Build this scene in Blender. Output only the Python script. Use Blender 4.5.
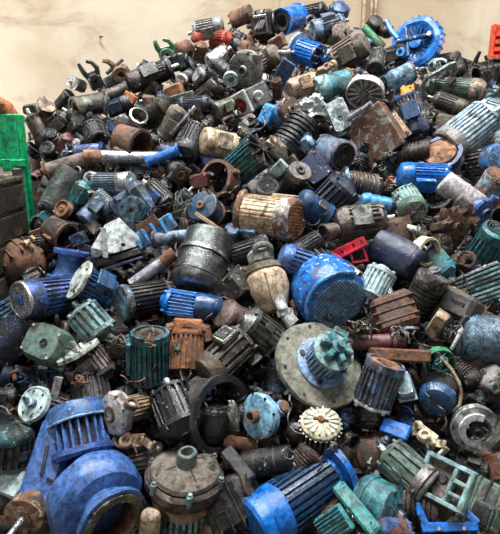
import bpy, bmesh, math, random
from math import sin, cos, pi, radians as rad
from mathutils import Vector as V, Matrix as Mx, noise as mnoise

random.seed(7)
scene = bpy.context.scene
for o in list(bpy.data.objects):
    bpy.data.objects.remove(o)
COL = scene.collection

# ---------------------------------------------------------------- camera, world, light, exposure
FPX = 502.0
PITCH = rad(15)
CAM = V((0, 0, 1.9))
cam_data = bpy.data.cameras.new('camera')
cam = bpy.data.objects.new('camera', cam_data)
COL.objects.link(cam)
cam.location = CAM
cam.rotation_euler = (pi / 2 - PITCH, 0, 0)
cam_data.sensor_fit = 'VERTICAL'
cam_data.angle_y = 2 * math.atan(267 / FPX)
cam_data.clip_end = 100
scene.camera = cam

world = bpy.data.worlds.new('world')
scene.world = world
world.use_nodes = True
wbg = world.node_tree.nodes['Background']
wbg.inputs[0].default_value = (0.80, 0.90, 1.0, 1)
wbg.inputs[1].default_value = 0.07


def area_light(name, loc, aim, size, power, color):
    d = bpy.data.lights.new(name, 'AREA')
    d.shape = 'RECTANGLE'
    d.size, d.size_y = size
    d.energy = power
    d.color = color
    o = bpy.data.objects.new(name, d)
    COL.objects.link(o)
    o.location = loc
    o.rotation_euler = (V(aim) - V(loc)).to_track_quat('-Z', 'Y').to_euler()
    return o


# daylight through the roof lights above the heap, the open doorway behind and a side window
area_light('roof_light_daylight', (-0.4, 2.9, 7.4), (-0.1, 3.5, 1.2), (6.0, 1.0), 960, (0.95, 0.98, 1.0))
area_light('doorway_daylight', (-3.2, -2.4, 4.6), (0.2, 3.6, 1.2), (3.0, 2.2), 85, (1.0, 0.98, 0.95))
area_light('side_window_daylight', (-4.5, 5.0, 2.0), (-2.5, 6.0, 2.0), (1.2, 1.4), 75, (1.0, 0.97, 0.92))
area_light('right_wall_fill', (4.6, 4.4, 3.4), (2.2, 6.0, 2.6), (1.2, 1.4), 58, (1.0, 0.97, 0.92))  # added fill lamp, no real window: brightens the right of the back wall

vs = scene.view_settings
vs.view_transform = 'Standard'
vs.look = 'None'
vs.gamma = 1
vs.use_curve_mapping = False
vs.exposure = 0.6


# ---------------------------------------------------------------- materials
def lin(c):
    return tuple(((x / 255) / 12.92 if x / 255 <= 0.04045 else ((x / 255 + 0.055) / 1.055) ** 2.4) for x in c)


class NT:
    def __init__(s, name):
        s.m = bpy.data.materials.new(name)
        s.m.use_nodes = True
        s.t = s.m.node_tree
        s.b = s.t.nodes['Principled BSDF']

    def n(s, kind, **kw):
        nd = s.t.nodes.new(kind)
        for k, v in kw.items():
            if isinstance(k, str) and hasattr(nd, k):
                setattr(nd, k, v)
        return nd

    def l(s, a, b):
        s.t.links.new(a, b)

    def noise(s, vec, scale, detail=6, rough=0.6, dist=0.0):
        nd = s.n('ShaderNodeTexNoise')
        nd.inputs['Scale'].default_value = scale
        nd.inputs['Detail'].default_value = detail
        nd.inputs['Roughness'].default_value = rough
        nd.inputs['Distortion'].default_value = dist
        s.l(vec, nd.inputs['Vector'])
        return nd.outputs['Fac']

    def ramp(s, fac, lo, hi):
        nd = s.n('ShaderNodeMapRange')
        nd.interpolation_type = 'SMOOTHSTEP'
        s.l(fac, nd.inputs['Value'])
        for i, v in ((1, lo), (2, hi)):
            if isinstance(v, (int, float)):
                nd.inputs[i].default_value = v
            else:
                s.l(v, nd.inputs[i])
        return nd.outputs[0]

    def math(s, op, a, b):
        nd = s.n('ShaderNodeMath', operation=op)
        for i, v in enumerate((a, b)):
            if isinstance(v, (int, float)):
                nd.inputs[i].default_value = v
            else:
                s.l(v, nd.inputs[i])
        return nd.outputs[0]

    def mix(s, fac, a, b, mode='MIX'):
        nd = s.n('ShaderNodeMix', data_type='RGBA', blend_type=mode)
        for i, v in ((0, fac), (6, a), (7, b)):
            if isinstance(v, (int, float)):
                nd.inputs[i].default_value = v
            elif isinstance(v, tuple):
                nd.inputs[i].default_value = (*v, 1)
            else:
                s.l(v, nd.inputs[i])
        return nd.outputs[2]

    def coords(s, rnd=True):
        tc = s.n('ShaderNodeTexCoord')
        if not rnd:
            return tc.outputs['Object']
        oi = s.n('ShaderNodeObjectInfo')
        s.oi = oi
        add = s.n('ShaderNodeVectorMath', operation='MULTIPLY_ADD')
        cx = s.n('ShaderNodeCombineXYZ')
        for i, k in enumerate((37.0, 71.0, 53.0)):
            s.l(s.math('MULTIPLY', oi.outputs['Random'], k), cx.inputs[i])
        add.inputs[1].default_value = (1, 1, 1)
        s.l(tc.outputs['Object'], add.inputs[0])
        s.l(cx.outputs[0], add.inputs[2])
        return add.outputs[0]

    def bump(s, h, strength, dist=0.01):
        nd = s.n('ShaderNodeBump')
        nd.inputs['Strength'].default_value = strength
        nd.inputs['Distance'].default_value = dist
        s.l(h, nd.inputs['Height'])
        s.l(nd.outputs[0], s.b.inputs['Normal'])


def mk_finish(name, metallic, rlo, rhi, grime, rust, chip, dust, bump, rustcol=(104, 66, 44), spec=0.5, cscale=30, chipcol=(190, 190, 186), cw=0.04):
    """Worn surface: own colour from the object, then grease, rust, chips and dust as irregular patches.
    The object's colour alpha is the amount of wear."""
    k = NT(name)
    p = k.coords()
    col = k.oi.outputs['Color']
    wear = k.oi.outputs['Alpha']
    big = k.noise(p, 7, 5)
    var = k.mix(k.ramp(k.noise(p, 26, 9, 0.78), 0.36, 0.64), (0.34, 0.33, 0.32), (1.26, 1.27, 1.28))
    base = k.mix(1.0, col, var, 'MULTIPLY')
    # rubbed-in dirt, streaked
    gd = k.noise(p, 11, 9, 0.72, 0.8)
    w1 = k.math('SUBTRACT', 0.78 - grime, k.math('MULTIPLY', wear, 0.22))
    gm = k.ramp(gd, w1, k.math('ADD', w1, 0.14))
    c1 = k.mix(k.math('MULTIPLY', gm, 0.9), base, lin((27, 24, 22)))
    rn = k.noise(p, 14, 9, 0.72, 0.8)
    w2 = k.math('SUBTRACT', 0.84 - rust, k.math('MULTIPLY', wear, 0.22))
    rm = k.ramp(rn, w2, k.math('ADD', w2, 0.07))
    rc = k.mix(k.noise(p, 40, 4), lin(tuple(x * 0.5 for x in rustcol)), lin(tuple(min(255, x * 1.35) for x in rustcol)))
    c2 = k.mix(rm, c1, rc)
    cn = k.noise(p, cscale, 9, 0.75, 0.4)
    w3 = k.math('SUBTRACT', 0.84 - chip, k.math('MULTIPLY', wear, 0.16))
    cm = k.ramp(cn, w3, k.math('ADD', w3, cw))
    c3 = k.mix(cm, c2, lin(chipcol))
    dm = k.math('MULTIPLY', k.ramp(big, 0.42, 0.72), dust)
    c4 = k.mix(dm, c3, lin((146, 136, 122)))
    k.l(c4, k.b.inputs['Base Color'])
    k.b.inputs['Metallic'].default_value = metallic
    k.b.inputs['Specular IOR Level'].default_value = spec
    rr = k.math('ADD', rlo, k.math('MULTIPLY', k.ramp(gd, 0.35, 0.65), rhi - rlo))
    k.l(rr, k.b.inputs['Roughness'])
    k.bump(k.math('ADD', k.noise(p, 40, 8, 0.75), k.math('MULTIPLY', cm, -0.6)), bump, 0.011)
    return k.m


FIN = {
    'P': mk_finish('worn_paint', 0.0, 0.16, 0.52, 0.19, 0.13, 0.13, 0.22, 0.5),
    'C': mk_finish('glossy_paint', 0.0, 0.12, 0.36, 0.13, 0.04, 0.15, 0.08, 0.35),
    'R': mk_finish('rusted_iron', 0.0, 0.55, 0.9, 0.20, 0.24, 0.0, 0.16, 0.9),
    'S': mk_finish('peeling_painted_rust', 0.0, 0.55, 0.85, 0.16, 0.24, 0.27, 0.10, 0.7, (112, 78, 58), cscale=15, chipcol=(168, 162, 150)),
    'W': mk_finish('pale_enamel', 0.0, 0.3, 0.6, 0.08, 0.06, 0.05, 0.12, 0.4),
    'I': mk_finish('greasy_cast_iron', 0.35, 0.16, 0.48, 0.24, 0.13, 0.14, 0.20, 0.7, (90, 64, 48)),
    'M': mk_finish('bare_metal', 0.75, 0.18, 0.42, 0.12, 0.08, 0.10, 0.12, 0.4),
    'D': mk_finish('dusty_casting', 0.0, 0.65, 0.95, 0.17, 0.12, 0.10, 0.40, 0.9),
}


def mk_wall():
    k = NT('stained_plaster')
    p = k.coords(False)
    a = k.ramp(k.noise(p, 0.7, 6, 0.6, 0.5), 0.38, 0.66)
    c = k.mix(a, lin((164, 152, 133)), lin((148, 131, 107)))
    mp = k.n('ShaderNodeMapping')
    mp.inputs['Scale'].default_value = (1.2, 1.0, 2.6)
    k.l(p, mp.inputs['Vector'])
    st = k.ramp(k.noise(mp.outputs[0], 1.1, 8, 0.7, 0.8), 0.5, 0.68)
    c = k.mix(k.math('MULTIPLY', st, 0.55), c, lin((118, 100, 82)))
    mp2 = k.n('ShaderNodeMapping')
    mp2.inputs['Scale'].default_value = (9, 1.0, 0.5)
    k.l(p, mp2.inputs['Vector'])
    dr = k.ramp(k.noise(mp2.outputs[0], 1.0, 5), 0.55, 0.8)
    c = k.mix(k.math('MULTIPLY', dr, 0.22), c, lin((124, 104, 80)))
    sp = k.ramp(k.noise(p, 14, 4), 0.70, 0.76)
    c = k.mix(k.math('MULTIPLY', sp, 0.35), c, lin((110, 94, 76)))
    k.l(c, k.b.inputs['Base Color'])
    k.b.inputs['Roughness'].default_value = 0.9
    k.bump(k.noise(p, 25, 6), 0.25, 0.01)
    return k.m


def mk_floor():
    k = NT('gritty_floor')
    p = k.coords(False)
    c = k.mix(k.noise(p, 9, 8, 0.7), lin((46, 39, 34)), lin((96, 84, 72)))
    c = k.mix(k.ramp(k.noise(p, 60, 4), 0.64, 0.7), c, lin((150, 140, 128)))
    k.l(c, k.b.inputs['Base Color'])
    k.b.inputs['Roughness'].default_value = 0.85
    k.bump(k.noise(p, 70, 6), 0.6, 0.01)
    return k.m


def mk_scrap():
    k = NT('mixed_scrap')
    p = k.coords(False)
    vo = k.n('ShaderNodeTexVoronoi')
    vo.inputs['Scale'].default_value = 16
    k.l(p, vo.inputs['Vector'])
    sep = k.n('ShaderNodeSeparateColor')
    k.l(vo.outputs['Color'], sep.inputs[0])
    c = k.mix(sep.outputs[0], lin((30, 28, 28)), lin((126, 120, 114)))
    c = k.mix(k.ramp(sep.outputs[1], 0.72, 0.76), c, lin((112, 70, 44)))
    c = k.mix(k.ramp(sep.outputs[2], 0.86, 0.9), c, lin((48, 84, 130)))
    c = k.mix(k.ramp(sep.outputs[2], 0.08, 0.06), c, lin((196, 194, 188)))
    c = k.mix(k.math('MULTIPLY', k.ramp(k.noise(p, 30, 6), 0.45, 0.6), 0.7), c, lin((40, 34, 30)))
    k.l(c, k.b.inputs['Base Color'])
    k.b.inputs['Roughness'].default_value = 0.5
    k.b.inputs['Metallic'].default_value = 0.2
    return k.m


MWALL, MFLOOR, MSCRAP = mk_wall(), mk_floor(), mk_scrap()

PAL = dict(
    BLUE=(24, 106, 190), SKY=(66, 138, 194), ROY=(66, 100, 160), NAVY=(34, 48, 76), DBL=(32, 72, 116), LBL=(128, 164, 192),
    BLG=(96, 118, 140), TEAL=(62, 124, 132), TUR=(62, 150, 146), TGR=(132, 162, 162), LTG=(178, 200, 202), GGR=(92, 112, 100), DGR=(62, 76, 72),
    GREY=(126, 124, 120), MID=(92, 92, 90), DK=(62, 61, 61), BLK=(36, 36, 39), CHAR=(48, 48, 52),
    BRN=(96, 72, 58), DBR=(64, 50, 42), RUST=(118, 80, 56), ORG=(178, 104, 52), TAN=(176, 148, 118), BEI=(196, 168, 138), CRM=(216, 204, 172),
    WHT=(216, 216, 212), OFF=(190, 188, 180), SIL=(188, 188, 188), GRN=(62, 128, 92), MAR=(104, 42, 48), RED=(206, 26, 48),
    YEL=(232, 162, 28), COP=(156, 106, 76), PNK=(108, 86, 78), GBR=(112, 100, 88), OLV=(96, 100, 78), EMR=(0, 170, 104), RDO=(214, 70, 40))


# ---------------------------------------------------------------- mesh builder
class MB:
    def __init__(s):
        s.v, s.f, s.m = [], [], Mx()

    def to(s, m):
        s.m = m
        return s

    def _add(s, vs_, fs_):
        n = len(s.v)
        s.v += [tuple(s.m @ V(p)) for p in vs_]
        s.f += [tuple(i + n for i in f) for f in fs_]
        return s

    def lathe(s, prof, seg=20, close=False, a0=0, a1=2 * pi):
        """profile [(x, r)] spun about the X axis; r 0 at an end closes it; close joins last to first"""
        full = abs(a1 - a0 - 2 * pi) < 1e-6
        ns = seg if full else seg + 1
        vs_, fs_, rows = [], [], []
        for x, r in prof:
            if r < 1e-6:
                rows.append([len(vs_)])
                vs_.append((x, 0, 0))
            else:
                rows.append(list(range(len(vs_), len(vs_) + ns)))
                for i in range(ns):
                    a = a0 + (a1 - a0) * i / seg
                    vs_.append((x, r * cos(a), r * sin(a)))
        pairs = list(zip(rows, rows[1:]))
        if close:
            pairs.append((rows[-1], rows[0]))
        for A, B in pairs:
            for i in range(seg):
                j = (i + 1) % ns
                if len(A) == 1 and len(B) == 1:
                    continue
                if len(A) == 1:
                    fs_.append((A[0], B[j], B[i]))
                elif len(B) == 1:
                    fs_.append((A[i], A[j], B[0]))
                else:
                    fs_.append((A[i], A[j], B[j], B[i]))
        return s._add(vs_, fs_)

    def prism(s, poly, x0, x1, k1=1.0):
        """polygon [(y, z)] extruded along X"""
        n = len(poly)
        vs_ = [(x0, y, z) for y, z in poly] + [(x1, y * k1, z * k1) for y, z in poly]
        fs_ = [(i, (i + 1) % n, n + (i + 1) % n, n + i) for i in range(n)]
        fs_ += [tuple(range(n - 1, -1, -1)), tuple(range(n, 2 * n))]
        return s._add(vs_, fs_)

    def finned(s, x0, x1, ri, ro, n, duty=0.42):
        poly = []
        for i in range(n):
            a = 2 * pi * i / n
            w = pi / n * duty
            g = pi / n
            poly += [(ro * cos(a - w), ro * sin(a - w)), (ro * cos(a + w), ro * sin(a + w)),
                     (ri * cos(a + w * 1.35), ri * sin(a + w * 1.35)), (ri * cos(a + 2 * g - w * 1.35), ri * sin(a + 2 * g - w * 1.35))]
        # caps as fans to centre so that the star polygon triangulates cleanly
        m = len(poly)
        vs_ = [(x0, y, z) for y, z in poly] + [(x1, y, z) for y, z in poly] + [(x0, 0, 0), (x1, 0, 0)]
        fs_ = [(i, (i + 1) % m, m + (i + 1) % m, m + i) for i in range(m)]
        fs_ += [((i + 1) % m, i, 2 * m) for i in range(m)] + [(m + i, m + (i + 1) % m, 2 * m + 1) for i in range(m)]
        return s._add(vs_, fs_)

    def hull(s, pts):
        bm = bmesh.new()
        for p in pts:
            bm.verts.new(p)
        r = bmesh.ops.convex_hull(bm, input=bm.verts)
        bad = [e for e in r['geom_interior'] if isinstance(e, bmesh.types.BMVert)]
        if bad:
            bmesh.ops.delete(bm, geom=bad, context='VERTS')
        bmesh.ops.dissolve_limit(bm, angle_limit=0.02, verts=bm.verts, edges=bm.edges)
        bm.verts.index_update()
        vs_ = [tuple(v.co) for v in bm.verts]
        fs_ = [tuple(v.index for v in f.verts) for f in bm.faces]
        bm.free()
        return s._add(vs_, fs_)

    def box(s, c, d, b=None):
        hx, hy, hz = d[0] / 2, d[1] / 2, d[2] / 2
        if b is None:
            b = min(hx, hy, hz) * 0.22
        b = min(b, min(hx, hy, hz) * 0.95)
        vs_, ix = [], {}
        for sx in (-1, 1):
            for sy in (-1, 1):
                for sz in (-1, 1):
                    for k in range(3):
                        q = [hx - b, hy - b, hz - b]
                        q[k] += b
                        ix[sx, sy, sz, k] = len(vs_)
                        vs_.append((c[0] + sx * q[0], c[1] + sy * q[1], c[2] + sz * q[2]))
        fs_ = []
        for k in range(3):
            o1, o2 = [i for i in range(3) if i != k]
            for sg in (-1, 1):
                f = []
                for a, b_ in ((-1, -1), (1, -1), (1, 1), (-1, 1)):
                    t = [0, 0, 0]
                    t[k], t[o1], t[o2] = sg, a, b_
                    f.append(ix[t[0], t[1], t[2], k])
                flip = (sg < 0) ^ (k == 1)
                fs_.append(tuple(f[::-1] if flip else f))
        for k in range(3):          # edges along axis k
            o1, o2 = [i for i in range(3) if i != k]
            for a in (-1, 1):
                for b_ in (-1, 1):
                    f = []
                    for sg, fa in ((-1, o1), (-1, o2), (1, o2), (1, o1)):
                        t = [0, 0, 0]
                        t[k], t[o1], t[o2] = sg, a, b_
                        f.append(ix[t[0], t[1], t[2], fa])
                    flip = (a * b_ > 0) ^ (k == 1)
                    fs_.append(tuple(f[::-1] if flip else f))
        for sx in (-1, 1):
            for sy in (-1, 1):
                for sz in (-1, 1):
                    f = tuple(ix[sx, sy, sz, k] for k in range(3))
                    fs_.append(f if sx * sy * sz > 0 else f[::-1])
        return s._add(vs_, fs_)

    def tube(s, pts, r, seg=8, closed=False):
        """round bar through points; r a number or a list"""
        pts = [V(p) for p in pts]
        n = len(pts)
        rs = r if isinstance(r, (list, tuple)) else [r] * n
        vs_, fs_ = [], []
        up = None
        for i, p in enumerate(pts):
            a = pts[i - 1] if (i or closed) else pts[i]
            b = pts[(i + 1) % n] if (i < n - 1 or closed) else pts[i]
            t = (b - a)
            t = t.normalized() if t.length > 1e-9 else V((1, 0, 0))
            if up is None:
                up = V((0, 0, 1)) if abs(t.z) < 0.9 else V((0, 1, 0))
            y = t.cross(up)
            y = y.normalized() if y.length > 1e-6 else t.orthogonal().normalized()
            up = y.cross(t).normalized()
            for k in range(seg):
                an = 2 * pi * k / seg
                vs_.append(tuple(p + (y * cos(an) + up * sin(an)) * rs[i]))
        last = n if closed else n - 1
        for i in range(last):
            for k in range(seg):
                k2 = (k + 1) % seg
                j = (i + 1) % n
                fs_.append((i * seg + k, i * seg + k2, j * seg + k2, j * seg + k))
        if not closed:
            fs_ += [tuple(range(seg))[::-1], tuple(range((n - 1) * seg, n * seg))]
        return s._add(vs_, fs_)

    def ring(s, x, R, r, seg=20, ms=6, sq=1.0):
        pr = [(x + r * sq * sin(2 * pi * k / ms), R + r * cos(2 * pi * k / ms)) for k in range(ms)]
        return s.lathe(pr, seg, True)

    def dent(s, seed, amp, k):
        for i, p in enumerate(s.v):
            q = V(p) * k + V((seed * 1.7, seed * 3.1, seed * .9))
            n_ = mnoise.noise_vector(q)
            s.v[i] = (p[0] + n_.x * amp, p[1] + n_.y * amp, p[2] + n_.z * amp)
        return s

    def mesh(s, name, smooth=32):
        me = bpy.data.meshes.new(name)
        me.from_pydata(s.v, [], s.f)
        me.validate()
        if smooth:
            me.polygons.foreach_set('use_smooth', [True] * len(me.polygons))
            me.set_sharp_from_angle(angle=rad(smooth))
        me.update()
        return me


def RX(a): return Mx.Rotation(rad(a), 4, 'X')
def RY(a): return Mx.Rotation(rad(a), 4, 'Y')
def RZ(a): return Mx.Rotation(rad(a), 4, 'Z')
def T(x, y, z): return Mx.Translation((x, y, z))


# ---------------------------------------------------------------- the heap's surface
FW = V((0, cos(PITCH), -sin(PITCH)))
UP = V((0, sin(PITCH), cos(PITCH)))
RT = V((1, 0, 0))


def ray(u, v):
    return FW + RT * ((u - 250) / FPX) + UP * ((267 - v) / FPX)


def project(p):
    q = p - CAM
    z = q.dot(FW)
    return 250 + FPX * q.dot(RT) / z, 267 - FPX * q.dot(UP) / z, z


def ramp_z(y):
    return 0.12 + 0.93 * (y - 1.95)


SKYLINE = [(-60, 125), (30, 116), (60, 108), (90, 84), (115, 76), (140, 72), (180, 56), (215, 34), (250, 22), (290, 18), (340, 18), (370, 32), (400, 45),
           (440, 60), (470, 70), (500, 70), (560, 70)]
CREST = []
for (u_, v_) in SKYLINE:
    d_ = ray(u_, v_)
    t_ = (0.12 - 0.93 * 1.95 - CAM.z) / (d_.z - 0.93 * d_.y)
    CREST.append(((CAM + d_ * t_).x, (CAM + d_ * t_).z))


def crest_z(x):
    if x <= CREST[0][0]:
        return CREST[0][1]
    for (xa, za), (xb, zb) in zip(CREST, CREST[1:]):
        if xa <= x <= xb:
            return za + (zb - za) * (x - xa) / (xb - xa)
    return CREST[-1][1]


WALL_Y = 6.0


def heap(x, y):
    z = min(ramp_z(y), crest_z(x))
    if y > 5.2:
        z -= (y - 5.2) * 1.1
    if x < -1.35:      # the heap stops short of the containers at the left
        k = min(1, (-1.35 - x) / 0.3)
        if y < 3.75:
            z -= 0.45 * k * min(1, (3.75 - y) / 0.15) * min(1, max(0, (y - 2.4) / 0.3))
    return z


def hit(u, v):
    d = ray(u, v)
    best = (9, 5.0)
    t = 1.5
    while t < 7.0:
        p = CAM + d * t
        c = p.z - heap(p.x, p.y)
        if c <= 0:
            return t
        if c < best[0] and p.y < 5.3:
            best = (c, t)
        t += 0.01
    return best[1]


# ---------------------------------------------------------------- things
ITEMS = []


class Item:
    def __init__(s, name, cat, desc, u, v, ang, tow, roll=0, d=0.0, short=None, group=None, auto=None, fin='P', t=None):
        s.name, s.desc, s.u, s.v, s.short = name, desc.rstrip('~'), u, v, short
        s.auto = desc.endswith('~') if auto is None else auto
        s.t = (hit(u, v) - d) if t is None else t
        s.px = s.t / FPX
        P = CAM + ray(u, v) * s.t
        c = -ray(u, v).normalized()
        r = RT - c * RT.dot(c)
        r.normalize()
        up = c.cross(r)
        a, w = rad(ang), rad(tow)
        pl = r * cos(a) + up * sin(a)
        X = pl * cos(w) + c * sin(w)
        Z = c * cos(w) - pl * sin(w)
        Y = Z.cross(X)
        M = Mx((X, Y, Z)).transposed().to_4x4()
        s.mw = T(*P) @ M @ RX(roll)
        s.root = bpy.data.objects.new(name, None)
        s.root.empty_display_size = 0.05
        COL.objects.link(s.root)
        s.root.matrix_world = s.mw
        s.root['category'] = cat
        if group:
            s.root['group'] = group
        s.fin = fin
        s.filler = False
        s.seed = (u * 7.3 + v * 3.9) % 97
        s.dents = .0045 + .0035 * (s.t / 3)
        ITEMS.append(s)

    def loc(s, u, v, dz=0):
        """a pixel at dz pixels in front of the thing's centre, in the thing's own frame"""
        return tuple(s.mw.inverted() @ (CAM + ray(u, v) * (s.t - dz * s.px)))

    def part(s, name, mb, col, fin=None, parent=None, wear=None, smooth=32, label=None):
        if s.dents:
            mb.dent(s.seed, s.dents, 9)
            mb.dent(s.seed + 9, s.dents * .35, 30)
        o = bpy.data.objects.new(name, mb.mesh(name, smooth))
        COL.objects.link(o)
        if name in ('bolt_set', 'screw_set', 'fan_blades', 'grille', 'fan'):
            o['kind'] = 'stuff'
        fin = fin or s.fin
        o.data.materials.append(FIN[fin])
        c = lin(PAL[col] if isinstance(col, str) else col)
        j = [1 + random.uniform(-0.08, 0.08) for _ in range(3)]
        o.color = (c[0] * j[0], c[1] * j[1], c[2] * j[2], random.uniform(0.25, 0.75) if wear is None else wear)
        o.parent = parent or s.root
        if label:
            o['label'] = label
        return o


def grille_disc(I, x, r, kind, col, fin=None, parent=None, n=None, bw=.05):
    """end face of a fan cover: rings and spokes, slots or a mesh of small holes, over a dark fan"""
    m = MB()
    if kind == 'ring':
        for k in range(1, 5):
            rr = r * (0.2 + 0.19 * k)
            m.lathe([(x - .004, rr - r * .03), (x + .006, rr - r * .03), (x + .006, rr + r * .03), (x - .004, rr + r * .03)], 20, True)
        for k in range(6):
            m.to(RX(60 * k)).box((x - .003, 0, r * .5), (.008, r * .07, r), .001)
        m.to(Mx()).lathe([(x - .01, 0), (x - .01, r * .2), (x + .008, r * .2), (x + .008, 0)], 14)
    elif kind == 'slot':
        nn = n or 9
        for k in range(nn):
            y = r * (-0.86 + 1.72 * k / (nn - 1))
            h = math.sqrt(max(0, r * r * .98 - y * y))
            m.box((x, y, 0), (.01, r * .95 / nn, 2 * h), .001)
        m.box((x - .006, 0, 0), (.008, r * 1.9, r * .09), .001)
    else:
        nn = n or 11
        for k in range(nn):
            y = r * (-0.9 + 1.8 * k / (nn - 1))
            h = math.sqrt(max(0, r * r * .98 - y * y))
            m.box((x, y, 0), (.005, r * bw, 2 * h), .0006)
            m.box((x + .0042, 0, y), (.004, 2 * h, r * bw), .0006)
    g = I.part('grille', m, col, fin, parent)
    f = MB()
    f.lathe([(x - .05, 0), (x - .05, r * .9), (x - .045, r * .9), (x - .03, r * .25), (x - .02, r * .22), (x - .018, 0)], 16)
    for k in range(7):
        f.to(RX(360 / 7 * k)).box((x - .032, 0, r * .55), (.024, .005, r * .6), .001)
    I.part('fan', f, 'BLK', 'I', parent)
    return g


def motor(I, L, D, col='MID', fins=22, cover='ring', front='bell', box=True, feet=False, shaft=True, eye=False, c_cov=None, c_bell=None, c_box=None,
          fin=None, f_cov=None, style='long', lc=.26, boxroll=0, sq=False, c_face=None, boxx=0.0, wear=None, fdepth=.13, c_shaft='SIL', hub=.0, duty=.42, f_face=None):
    r = D / 2
    px = D / I.px
    seg = 28 if px > 34 else (20 if px > 18 else 14)
    c_cov, c_bell, c_box = c_cov or col, c_bell or col, c_box or col
    x0, x1 = -L / 2, L / 2
    lcov = L * lc if cover not in ('none', 'open') else 0
    lb = L * .15
    hx0, hx1 = x0 + lb, x1 - lcov
    m = MB()
    if style == 'long':
        m.finned(hx0, hx1, r * (1 - fdepth), r * .97, fins, duty)
    elif style == 'ringed':
        n = 7
        pr = [(hx0, 0)]
        for k in range(n):
            a, b = hx0 + (hx1 - hx0) * k / n, hx0 + (hx1 - hx0) * (k + .55) / n
            c_ = hx0 + (hx1 - hx0) * (k + 1) / n
            pr += [(a, r * .97), (b, r * .97), (b, r * .84), (c_, r * .84)]
        m.lathe(pr + [(hx1, 0)], seg)
    elif style == 'square':
        q = r * .86
        m.box(((hx0 + hx1) / 2, 0, 0), (hx1 - hx0, q * 2, q * 2), q * .3)
        for k in range(7):
            y = q * (-.8 + 1.6 * k / 6)
            m.box(((hx0 + hx1) / 2, y, 0), ((hx1 - hx0) * .92, q * .1, q * 2.18), .002)
            m.box(((hx0 + hx1) / 2, 0, y), ((hx1 - hx0) * .92, q * 2.18, q * .1), .002)
    else:
        m.lathe([(hx0, 0), (hx0, r * .93), (hx1, r * .93), (hx1, 0)], seg)
    if cover != 'open':
        body = I.part('housing', m, col, fin, wear=wear)
    else:
        t = r * .2
        xo = hx1 + .002
        m.lathe([(hx1 - .01, r * .97), (x1 + L * .12, r * .97), (x1 + L * .12, r * .80), (hx1 - .0, r * .80)], seg, True)
        body = I.part('housing', m, col, fin, wear=wear)
        w = MB()
        w.ring(x1 + L * .03, r * .60, r * .2, seg, 8, 1.0)
        I.part('winding', w, c_face or 'COP', 'D', label='exposed wire winding')
        w = MB()
        w.lathe([(hx1, 0), (hx1 + .004, r * .42), (hx1 + L * .03, r * .42), (hx1 + L * .03, r * .3), (hx1 + .012, 0)], 14)
        I.part('bore', w, 'BLK', 'I')
    # drive end
    b = MB()
    if front == 'bell':
        b.lathe([(hx0 + .004, 0), (hx0 + .004, r * .99), (hx0 - lb * .25, r * 1.0), (hx0 - lb * .45, r * .86), (hx0 - lb * .85, r * .5), (hx0 - lb, r * .46), (hx0 - lb, r * .2), (hx0 - lb * .9, 0)], seg)
        for k in range(4):
            b.to(RX(45 + 90 * k)).box((hx0 - lb * .3, 0, r * .95), (lb * .7, r * .2, r * .16), .003)
        I.part('end_bell', b, c_bell, fin)
    elif front in ('flange', 'plate'):
        R = r * (1.28 if front == 'flange' else 1.02)
        if sq:
            q = R * .9
            b.box((hx0 - lb * .4, 0, 0), (lb * .5, 2 * q, 2 * q), .008)
            b.lathe([(hx0, r * .9), (hx0 - lb * .2, r * .9)], seg)
        else:
            b.lathe([(hx0 + .004, 0), (hx0 + .004, r * .92), (hx0 - lb * .3, r * .9), (hx0 - lb * .35, R), (hx0 - lb * .8, R), (hx0 - lb * .8, R * .62), (hx0 - lb, R * .6), (hx0 - lb, R * .2), (hx0 - lb * .9, 0)], seg)
        fl = I.part('flange', b, c_bell, fin)
        bb = MB()
        for k in range(4):
            y, z = R * .82 * cos(pi / 4 + k * pi / 2), R * .82 * sin(pi / 4 + k * pi / 2)
            if sq:
                y, z = y * 1.12, z * 1.12
            bb.to(T(hx0 - lb * .8, y, z)).lathe([(0.002, 0), (.002, R * .075), (-.006, R * .075), (-.006, 0)], 6)
        I.part('bolt_set', bb, 'BLK', 'I', parent=fl) if px > 30 else None
    elif front == 'open':
        b.lathe([(hx0 + .004, r * .97), (x0, r * .97), (x0, r * .78), (hx0 - .004, r * .76)], seg, True)
        I.part('end_ring', b, c_bell, fin)
        w = MB()
        w.ring(hx0 - lb * .35, r * .56, r * .19, seg, 8)
        I.part('winding', w, c_face or 'COP', 'D', label='exposed wire winding')
    if shaft and front != 'open':
        s_ = MB()
        s_.lathe([(x0 + .01, 0), (x0 + .01, r * .2), (x0 - L * .16, r * .19), (x0 - L * .17, r * .16), (x0 - L * .17, 0)], 12)
        I.part('shaft', s_, c_shaft, 'M')
    # non-drive end
    if cover in ('ring', 'slot', 'mesh'):
        c = MB()
        R = r * 1.0
        c.lathe([(hx1 - L * .02, R * .98), (hx1, R), (x1 - lcov * .2, R * .99), (x1, R * .88), (x1 + .002, R * .78), (x1 - .006, R * .78), (x1 - lcov * .2, R * .92), (hx1 - L * .02, R * .94)], seg, True)
        cv = I.part('fan_cover', c, c_cov, f_cov or fin)
        grille_disc(I, x1 - .004, R * .83, cover, c_face or c_cov, f_face or f_cov or fin, cv)
    elif cover == 'dome':
        c = MB()
        c.lathe([(hx1 - L * .02, r * .98), (hx1, r * 1.0), (x1 - lcov * .55, r * .98), (x1 - lcov * .2, r * .86), (x1 - lcov * .03, r * .6), (x1, r * .3), (x1, 0)], seg)
        I.part('fan_cover', c, c_cov, f_cov or fin)
    elif cover == 'flat':
        c = MB()
        c.lathe([(hx1 - L * .02, r * .98), (hx1, r * 1.0), (x1 - L * .03, r * 1.0), (x1, r * .93), (x1, 0)], seg)
        cv = I.part('end_cap', c, c_face or c_cov, f_cov or fin)
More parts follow.
